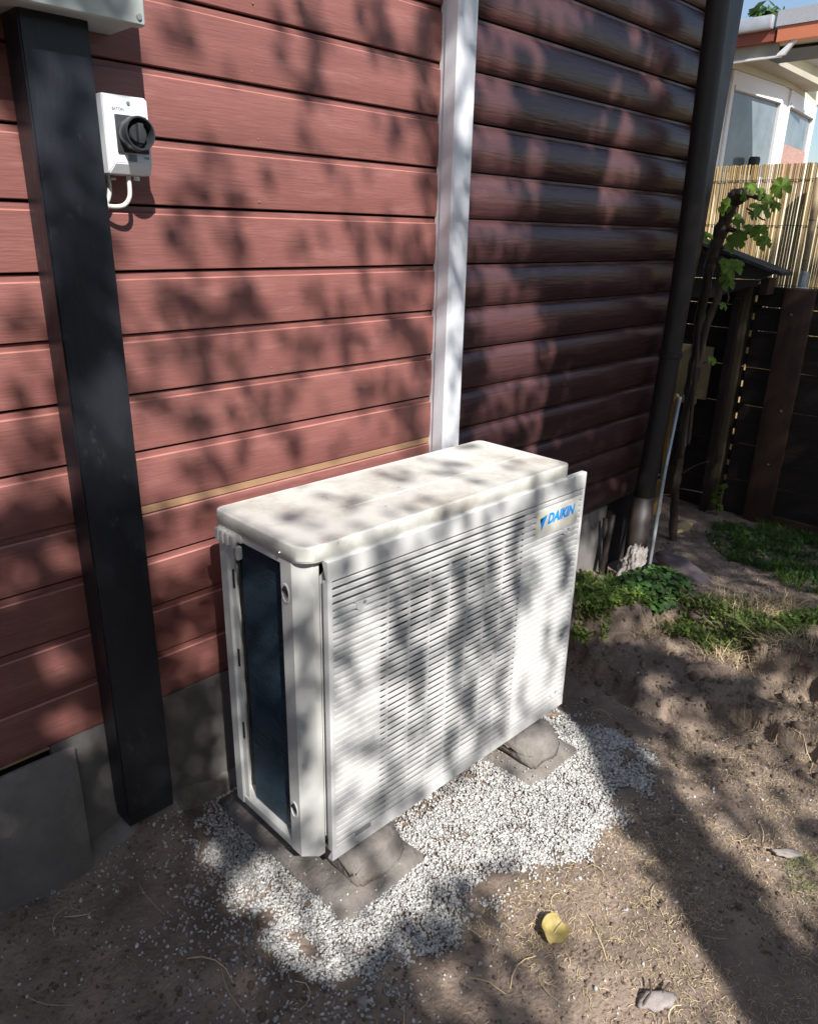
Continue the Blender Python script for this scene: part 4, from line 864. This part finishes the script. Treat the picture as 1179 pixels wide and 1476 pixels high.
p = PT(980, 765, 2, 0.0); o = lump('yellow_stone', (float(p[0]), float(p[1]), .01 + float(gzs(p[0], p[1]))), (.09, .04, .03), PALEW, .4, 31, 3, 5); tag(o, 'flat yellowish stone at the foot of the vine', 'stone')
# dead leaf, folded
lf = PT(800, 1345, 2, 0.01)
V = []; F = []; nu, nv = 8, 7
for i in range(nu):
    for j in range(nv):
        s = i / (nu - 1); t = j / (nv - 1) - .5; w_ = .030 * (math.sin(math.pi * (s * .86 + .07)) ** .6)
        x = (s - .5) * .066; y = t * 2 * w_; V.append((x, y, .012 + .020 * (t * 2) ** 2 * (1 if t > 0 else .35) + .004 * math.sin(s * 7 + t * 5) + .0022 * math.cos(s * 40)))
for i in range(nu - 1):
    for j in range(nv - 1): F.append((i * nv + j, (i + 1) * nv + j, (i + 1) * nv + j + 1, i * nv + j + 1))
leaf = thing('dead_leaf', tuple(map(float, (lf[0], lf[1], 0.0))), 'yellow dead leaf curled on the bare soil in front of the gravel', 'leaf', rz=0.15)
o = link('leaf_blade', mesh('leaf_blade', V, F, True), YLEAF); o.parent = leaf
o = tube('leaf_stalk', [(-.033, 0, .014), (0, 0, .0128), (.033, 0, .014)], .0008, STRAW, n=5); o.parent = leaf
# twigs
for (pts, l) in ((((925, 1452), (933, 1440), (938, 1430), (936, 1412)), 'short dark twig curling up beside the flat stone'), (((952, 1440), (955, 1432), (964, 1418)), 'short forked twig end behind the flat stone'), (((948, 1312), (954, 1304), (959, 1298)), 'tiny dark twig on the sunlit soil'), (((1085, 940), (1075, 975), (1068, 990)), 'dark stick poking from the soil mound')):
    P = [PT(u, w, 2, .004 + .012 * (k > 0)) for k, (u, w) in enumerate(pts)]
    tag(tube('twig', smoothpath(P, 4), .0022, BARK, n=6, wob=.2), l, 'twig')

# ------------------------------------------------------------------ the tree behind the viewer: its crown gives the dappled shade
CD = 5.0                                             # distance of the crown along the sun's rays
sA = np.cross(SUN, [0, 0, 1]); sA /= np.linalg.norm(sA); sB = np.cross(sA, SUN); sB = sB if sB[2] > 0 else -sB
ORG = np.array([1.3, -0.3, 0.7])
def toc(P): P = np.asarray(P) - ORG; return P @ sA, P @ sB
UO = np.array([0.7894, -0.4743, 0.0]); cth, sth = math.cos(-.0142), math.sin(-.0142); UR = np.array([[cth, sth, 0], [-sth, cth, 0], [0, 0, 1]])
def hit_unit(u, w, axis, val):
    d = UR @ ray(u, w); c = UR @ (CAMP - UO); t = (val - c[axis]) / d[axis]; q = c + d * t; return UR.T @ q + UO
CELL = 0.025; NC = 270; acc = np.zeros((NC, NC)); cnt = np.zeros((NC, NC))
def deposit(P, s, wgt=1.0):
    a, b = toc(P); i = np.floor(a / CELL).astype(int) + NC // 2; j = np.floor(b / CELL).astype(int) + NC // 2
    ok = (i >= 0) & (i < NC) & (j >= 0) & (j < NC); np.add.at(acc, (i[ok], j[ok]), s[ok] * wgt); np.add.at(cnt, (i[ok], j[ok]), wgt)
def region(poly, hit, base, blobs, step=3.0, wgt=1.0):
    p = np.array(poly, float); us = np.arange(p[:, 0].min(), p[:, 0].max(), step); ws = np.arange(p[:, 1].min(), p[:, 1].max(), step)
    U, Wd = np.meshgrid(us, ws); U = U.ravel(); Wd = Wd.ravel(); k = inpoly(U, Wd, poly); U = U[k]; Wd = Wd[k]
    s = np.full(len(U), base, float)
    for bl in blobs:
        if isinstance(bl[0], tuple): s[inpoly(U, Wd, bl[:-1])] = bl[-1]; continue
        x, y, rx, ry = bl[:4]; v = bl[4] if len(bl) > 4 else .95; gw = (1.9 if (base > .85 and v < .5) else 1.0); rx *= gw; ry *= gw; ang = math.radians(bl[5]) if len(bl) > 5 else 0
        dx, dy = U - x, Wd - y; ex = dx * math.cos(ang) + dy * math.sin(ang); ey = -dx * math.sin(ang) + dy * math.cos(ang)
        g = np.clip(1.6 - 1.2 * np.sqrt((ex / rx) ** 2 + (ey / ry) ** 2), 0, 1); s = s * (1 - g) + v * g
    P = np.array([hit(u, w) for u, w in zip(U, Wd)]); deposit(P, s, wgt)
wall = lambda u, w: PT(u, w, 1, 0.0)
region([(-60, -80), (208, -80), (208, 36), (-60, 0)], lambda u, w: PT(u, w, 1, -.131), .85, [(190, 5, 16, 20, .5)])
region([(130, -60), (640, -60), (617, 640), (210, 740), (135, 60)], wall, .03, [
    (256, 40, 22, 30), (285, 100, 10, 60, .5), (290, 180, 12, 50, .5), (300, 250, 20, 60, .45), (320, 275, 30, 25, .7), (445, 30, 22, 38), (450, 90, 10, 50, .8), (440, 150, 9, 50, .8),
    (425, 220, 12, 40, .6), (395, 260, 35, 15, .45), (520, 15, 15, 30, .7), (550, 50, 18, 34), (575, 95, 12, 20, .6), (625, 60, 32, 80), (618, 170, 24, 70), (625, 250, 18, 60), (566, 190, 14, 15, .7),
    (581, 26, 10, 18, .1), (250, 330, 16, 32, .8), (270, 362, 18, 20), (335, 340, 14, 44, .85), (430, 365, 9, 14), (515, 345, 9, 32, .8), (560, 355, 18, 26), (598, 340, 15, 28, .8), (255, 430, 42, 32), (350, 440, 42, 34, .95), (300, 458, 32, 16),
    (460, 425, 14, 22, .6), (500, 440, 55, 14, .6), (570, 430, 34, 32, .7), (602, 380, 14, 30, .8), (215, 500, 18, 28), (285, 500, 22, 28), (345, 520, 28, 28), (440, 500, 24, 22, .85), (500, 490, 28, 22, .8), (580, 480, 32, 22), (612, 520, 30, 32),
    (220, 590, 32, 24), (280, 612, 32, 26), (380, 600, 28, 18), (400, 560, 55, 14, .85), (540, 560, 34, 18), (585, 585, 24, 22), (300, 540, 18, 18), (330, 572, 16, 12, .05), (480, 580, 30, 24, .05), (350, 640, 18, 22), (420, 640, 18, 22), (300, 680, 34, 18), (600, 620, 20, 30, .8)])
region([(-40, 130), (22, 170), (148, 1040), (-40, 1120)], wall, .02, [
    (30, 470, 22, 22, .85), (35, 550, 20, 24, .85), (45, 620, 28, 22, .8), (60, 655, 45, 28, .75), (40, 715, 60, 22, .7), ((-40, 740), (110, 720), (150, 1045), (-40, 1125), .985),
    (95, 800, 20, 26, .15), (20, 842, 18, 20, .3), (88, 960, 32, 26, .1), (95, 1042, 36, 18, .1), (10, 900, 16, 14, .7)])
region([(212, 745), (310, 725), (325, 1125), (255, 1155)], wall, .9, [(240, 805, 16, 26, .3), (290, 775, 20, 16, .2), (292, 940, 18, 20, .25), (215, 1040, 12, 10, .5)])
region([(60, 80), (137, 85), (250, 1160), (190, 1190)], lambda u, w: PT(u, w, 1, -.075), .94, [((20, 70), (140, 85), (175, 290), (60, 300), .25), (100, 250, 14, 60, .7), (150, 290, 14, 30, .4), (165, 572, 22, 28, .0), (155, 660, 22, 20, .25), (105, 400, 30, 14, .6)])
region([(693, -60), (1010, -60), (905, 720), (845, 735), (700, 640), (668, 640)], wall, .985, [
    (740, 20, 16, 26, .1), (795, 15, 28, 22, .15), (703, 78, 9, 28, .1), (722, 82, 8, 28, .3), (762, 65, 16, 20, .35), (773, 106, 6, 16, .1), (705, 132, 14, 28, .1), (730, 165, 6, 12, .2), (890, 150, 7, 18, .2), (890, 185, 9, 26, .25),
    (942, 85, 9, 18, .5), (945, 120, 9, 14, .3), (700, 215, 11, 22, .2), (718, 215, 9, 26, .15), (768, 230, 9, 22, .1), (880, 240, 17, 32, .0), (905, 240, 6, 22, .3), (700, 282, 22, 36, .0), (740, 272, 7, 22, .3), (767, 274, 6, 16, .3), (872, 302, 8, 26, .5),
    (700, 355, 13, 22, .3), (747, 347, 9, 22, .35), (700, 402, 13, 16, .3), (718, 418, 9, 16, .15), (733, 470, 24, 28, .0), (805, 500, 7, 22, .35), (733, 522, 20, 28, .0), (735, 582, 13, 22, .3), (782, 600, 13, 38, .1), (705, 620, 11, 16, .2), (918, 55, 9, 30, .4)], 3.0)
region([(637, -60), (693, -60), (664, 640), (617, 650)], lambda u, w: PT(u, w, 1, -.06), .75, [(655, 60, 12, 40, .1), (668, 100, 10, 40, .2), (672, 165, 10, 50, .2), (650, 470, 14, 30, .05), (645, 580, 30, 60, .1), (680, 215, 8, 40, .3)])
# pipe and plinth on the right
region([(844, 735), (905, 718), (890, 860), (835, 860)], wall, .9, [(850, 820, 10, 30, .05), (868, 800, 6, 26, .1), (884, 800, 5, 20, .2)])
region([(900, 600), (945, 600), (930, 850), (885, 850)], lambda u, w: PT(u, w, 1, -.14), .93, [(930, 735, 10, 10, .1), (928, 765, 9, 20, .1), (908, 835, 20, 36, .05)])
region([(306, 735), (437, 794), (822, 668), (692, 634)], lambda u, w: hit_unit(u, w, 2, .88), .04, [
    (370, 735, 26, 14, .1), (430, 745, 30, 12, .5), (500, 722, 26, 14, .6), (470, 760, 20, 12, .15), (560, 690, 24, 10, .5), (540, 735, 26, 12, .1), (610, 730, 20, 10, .6), (600, 700, 20, 8, .1), (650, 680, 24, 10, .55), (700, 660, 40, 12, .1), (760, 680, 30, 10, .1), (690, 695, 26, 8, .3)])
region([(472, 812), (846, 680), (811, 1016), (478, 1242)], lambda u, w: hit_unit(u, w, 1, -.0095), .45, [
    (500, 830, 14, 14, .3), (545, 812, 16, 14, .2), (575, 800, 12, 18, .9), (620, 790, 26, 16, .1), (590, 850, 14, 26, .7), (700, 740, 50, 18, .1), (775, 716, 9, 16, .8), (800, 735, 20, 16, .15), (545, 890, 24, 20, .3), (580, 900, 16, 30, .9), (630, 870, 26, 30, .45),
    (545, 955, 20, 24, .2), (525, 1000, 14, 20, .4), (600, 960, 20, 30, .85), (640, 970, 22, 30, .2), (670, 900, 14, 40, .9), (700, 870, 16, 60, .7), (735, 800, 30, 36, .35), (755, 850, 16, 34, .85), (770, 930, 20, 60, .0), (795, 850, 16, 70, .05), (812, 820, 9, 46, .85), (820, 930, 9, 60, .7), (745, 985, 20, 50, .1), (785, 990, 26, 30, .05),
    (585, 1022, 28, 30, .0), (640, 1030, 22, 30, .15), (677, 1010, 14, 40, .85), (700, 1010, 12, 40, .3), (522, 1092, 13, 16, .05), (496, 1118, 12, 14, .1), (553, 1105, 14, 20, .0), (519, 1130, 12, 14, .1), (598, 1062, 14, 16, .15), (618, 1078, 12, 18, .2), (540, 1040, 16, 16, .3), (490, 1060, 12, 26, .2), (625, 1125, 26, 12, .2), (560, 1160, 30, 16, .75), (690, 1080, 24, 30, .6), (740, 1050, 24, 20, .2), (482, 1205, 8, 14, .1)])
region([(306, 760), (412, 810), (432, 1230), (331, 1145)], lambda u, w: hit_unit(u, w, 0, .0035), .94, [(395, 855, 16, 26, .2), (385, 960, 18, 18, .2), (375, 1140, 18, 26, .2), (400, 1170, 16, 26, .2), (320, 880, 10, 40, .4), (340, 1090, 10, 30, .3)])
grd = lambda u, w: PT(u, w, 2, 0.0)
region([(0, 1290), (135, 1230), (330, 1130), (480, 1300), (560, 1200), (830, 1040), (1179, 940), (1179, 1520), (0, 1520)], grd, .995, [
    ((560, 1200), (700, 1110), (830, 1040), (880, 1170), (1078, 1476), (1100, 1520), (560, 1520), .06),
    ((985, 1130), (1060, 1110), (1179, 1110), (1179, 1380), (1150, 1362), (1100, 1290), (1040, 1215), .1),
    ((400, 1200), (560, 1200), (640, 1290), (560, 1420), (420, 1390), (330, 1300), .45),
    (1060, 1170, 12, 60, .8, -40), (1120, 1200, 10, 60, .7, -40), (1160, 1190, 14, 60, .85, -30), (1160, 1330, 14, 50, .9, -30), (1075, 1075, 40, 22, .85), (1010, 1120, 16, 16, .3),
    ((560, 1330), (640, 1270), (700, 1270), (740, 1250), (760, 1290), (880, 1400), (850, 1476), (840, 1520), (430, 1520), (500, 1420), .985),
    (740, 1290, 26, 20, .3), (800, 1330, 60, 46, .08), (850, 1290, 50, 60, .0), (880, 1400, 60, 60, .0), (700, 1330, 18, 12, .6), (640, 1420, 16, 40, .4, -40), (600, 1460, 20, 12, .6), (775, 1400, 30, 30, .4), (690, 1300, 20, 14, .95),
    (370, 1285, 22, 18, .1), (300, 1240, 18, 14, .6), (540, 1290, 50, 30, .15), (470, 1350, 30, 20, .3), (600, 1250, 34, 30, .1), (650, 1250, 22, 20, .75), (560, 1350, 24, 16, .5), (620, 1310, 26, 20, .8), (700, 1190, 60, 40, .0), (780, 1170, 40, 50, .0), (720, 1250, 20, 12, .6),
    (50, 1165, 22, 14, .3)], 4.0)
region([(830, 940), (1179, 940), (1179, 1130), (985, 1130), (900, 1060)], grd, .995, [(972, 1023, 26, 9, .1), (1042, 1069, 38, 13, .05, 35), (1112, 1093, 28, 20, .05, 35), (1137, 1044, 32, 15, .05, 15), (1121, 1002, 26, 12, .1, 20), (1003, 944, 20, 9, .1), (1030, 965, 22, 9, .15), (936, 990, 11, 6, .2), (972, 1090, 26, 14, .15, 25), (950, 935, 12, 8, .2), (1165, 1090, 16, 40, .3)], 4.0, 2.0)
region([(822, 860), (905, 865), (1000, 820), (1179, 830), (1179, 940), (830, 940)], grd, .72, [(870, 880, 26, 10, .15), (910, 900, 24, 12, .2), (850, 900, 20, 8, .4), (1000, 905, 40, 10, .2), (1080, 900, 30, 12, .35), (1140, 930, 30, 10, .2), (960, 915, 20, 8, .6), (870, 935, 18, 12, .4), (1000, 850, 26, 16, .65)], 4.0)
region([(930, 740), (1179, 770), (1179, 830), (950, 830)], grd, .93, [], 4.0)
region([(985, 420), (1179, 420), (1179, 770), (985, 740)], lambda u, w: PT(u, w, 0, 4.1), .95, [(1120, 640, 14, 12, .5)], 4.0, .5)
cov = np.where(cnt > 0, acc / np.maximum(cnt, 1e-6), -1)
# light blur to close pin holes between neighbouring samples
fill = cov.copy()
for it in range(3):
    pad = np.pad(fill, 1, constant_values=-1); nb = np.stack([pad[1 + i:1 + i + NC, 1 + j:1 + j + NC] for i in (-1, 0, 1) for j in (-1, 0, 1)]); ok = nb >= 0
    avg = np.where(ok.sum(0) > 0, (nb * ok).sum(0) / np.maximum(ok.sum(0), 1), -1); fill = np.where(fill < 0, avg, fill)
IJ = np.stack(np.meshgrid(np.arange(NC), np.arange(NC), indexing='ij'), -1).reshape(-1, 2)
ca = (IJ[:, 0] - NC // 2 + .5) * CELL; cb = (IJ[:, 1] - NC // 2 + .5) * CELL
f_ = fill.reshape(-1); open_noise = fbm(ca * 3 + 40, cb * 3 + 40, 13, 4)
inside_crown = (ca / 3.2) ** 2 + ((cb - .1) / 2.9) ** 2 < 1 + (open_noise - .5) * .8
cover = np.where(f_ >= 0, f_, np.where(inside_crown, np.clip((open_noise - .25) * 4, 0, .95), 0))
cover = np.clip(cover, 0, 1)
PP = []
need = -np.log(1 - np.clip(cover, 0, .997)) / 1.1
for rep in range(6):
    k = rng.uniform(size=len(cover)) < need - rep
    jit = rng.uniform(-.55, .55, (k.sum(), 2)) * CELL; a = ca[k] + jit[:, 0]; b = cb[k] + jit[:, 1]
    dep = CD + rng.normal(0, .18, k.sum()) + (fbm(a * 2, b * 2, 99, 2) - .5) * .8
    PP.append(ORG + a[:, None] * sA + b[:, None] * sB + dep[:, None] * SUN)
PP = np.concatenate(PP); n = len(PP)
th = rng.uniform(0, 6.28, n); nrm = SUN + rng.normal(0, .45, (n, 3)); nrm /= np.linalg.norm(nrm, axis=1)[:, None]
A = np.cos(th)[:, None] * sA + np.sin(th)[:, None] * sB; A -= (A * nrm).sum(1)[:, None] * nrm; A /= np.linalg.norm(A, axis=1)[:, None]; B = np.cross(nrm, A)
s = rng.uniform(.016, .025, n)[:, None]
lp_ = lambda P, d=0.0: np.array(P) + SUN * (CD + d - 1.2)
g1, g2, g3, g4 = [lp_(PT(u, w, 2, 0.0)) for u, w in ((1128, 1440), (1040, 1300), (975, 1200), (925, 1130))]
TX, TY = float(g1[0] - .14), float(g1[1] - .30)
tree = thing('garden_tree', (TX, TY, 0.0), 'leafy tree beside the camera whose crown dapples the wall with shade', 'tree')
def rp_(o): o.parent = tree; o.matrix_parent_inverse = Matrix.Translation((-TX, -TY, 0)); return o
o = rp_(quads('crown', PP, A * s * 1.05, B * s * 1.75, TLEAF)); o['kind'] = 'stuff'
w1, w2, w3 = lp_(PT(800, 560, 1, 0)), lp_(PT(860, 250, 1, 0)), lp_(PT(930, 60, 1, 0), .2)
rp_(tube('trunk', smoothpath([(TX, TY, -.1), (TX + .02, TY + .06, 1.4), g1, g2, g3, g4], 5), [.12] * 5 + [.11] * 5 + [.095] * 5 + [.085] * 5 + [.075] * 6, TBARK, n=14, wob=.06))
rp_(tube('limb', smoothpath([g4, (g4 + w1) / 2 + SUN * .1, w1, w2, w3], 6), [.075 - .0022 * i for i in range(25)], TBARK, n=9, wob=.08))
e1 = lp_(PT(100, 1420, 2, 0)); e2 = lp_(PT(10, 1250, 2, 0)); e0 = lp_(PT(600, 1800, 2, 0))
rp_(tube('limb', smoothpath([g1 - np.array([.05, .12, .5]), (g1 + e0) / 2 - np.array([0.1, .5, 0]), e0, e1, e2], 6), [.055 - .0018 * i for i in range(25)], TBARK, n=9, wob=.08))
added_hedge = thing('added_hedge', (0.5, -6.6, 0.0), 'tall dark leaf wall added unseen behind the viewer to block low sky', 'added_hedge')  # added unseen block; cuts skylight so shaded surfaces stay dark
def hg(o): o.parent = added_hedge; o.matrix_parent_inverse = Matrix.Translation((-.5, 6.6, 0)); return o
hg(box('added_hedge_core', -6.0, 9.0, -7.3, -6.6, 0.0, 2.45, IVY)); hg(box('added_hedge_core', -6.0, -5.3, -6.59, 1.0, 0.0, 2.45, IVY))
m = 5000; hx = rng.uniform(-6, 9, m); hz = rng.uniform(0.05, 2.5, m); P0 = np.stack([hx, np.full(m, -6.6) + rng.uniform(-.02, .1, m), hz], 1); k = m // 3; P0[:k, 0] = -5.3 + rng.uniform(-.02, .1, k); P0[:k, 1] = rng.uniform(-6.6, 1.0, k)
o = hg(quads('added_hedge_leaves', P0, rng.normal(0, .05, (m, 3)), rng.normal(0, .07, (m, 3)), IVY)); o['kind'] = 'stuff'
print('leaves', n, 'gravel', NG)
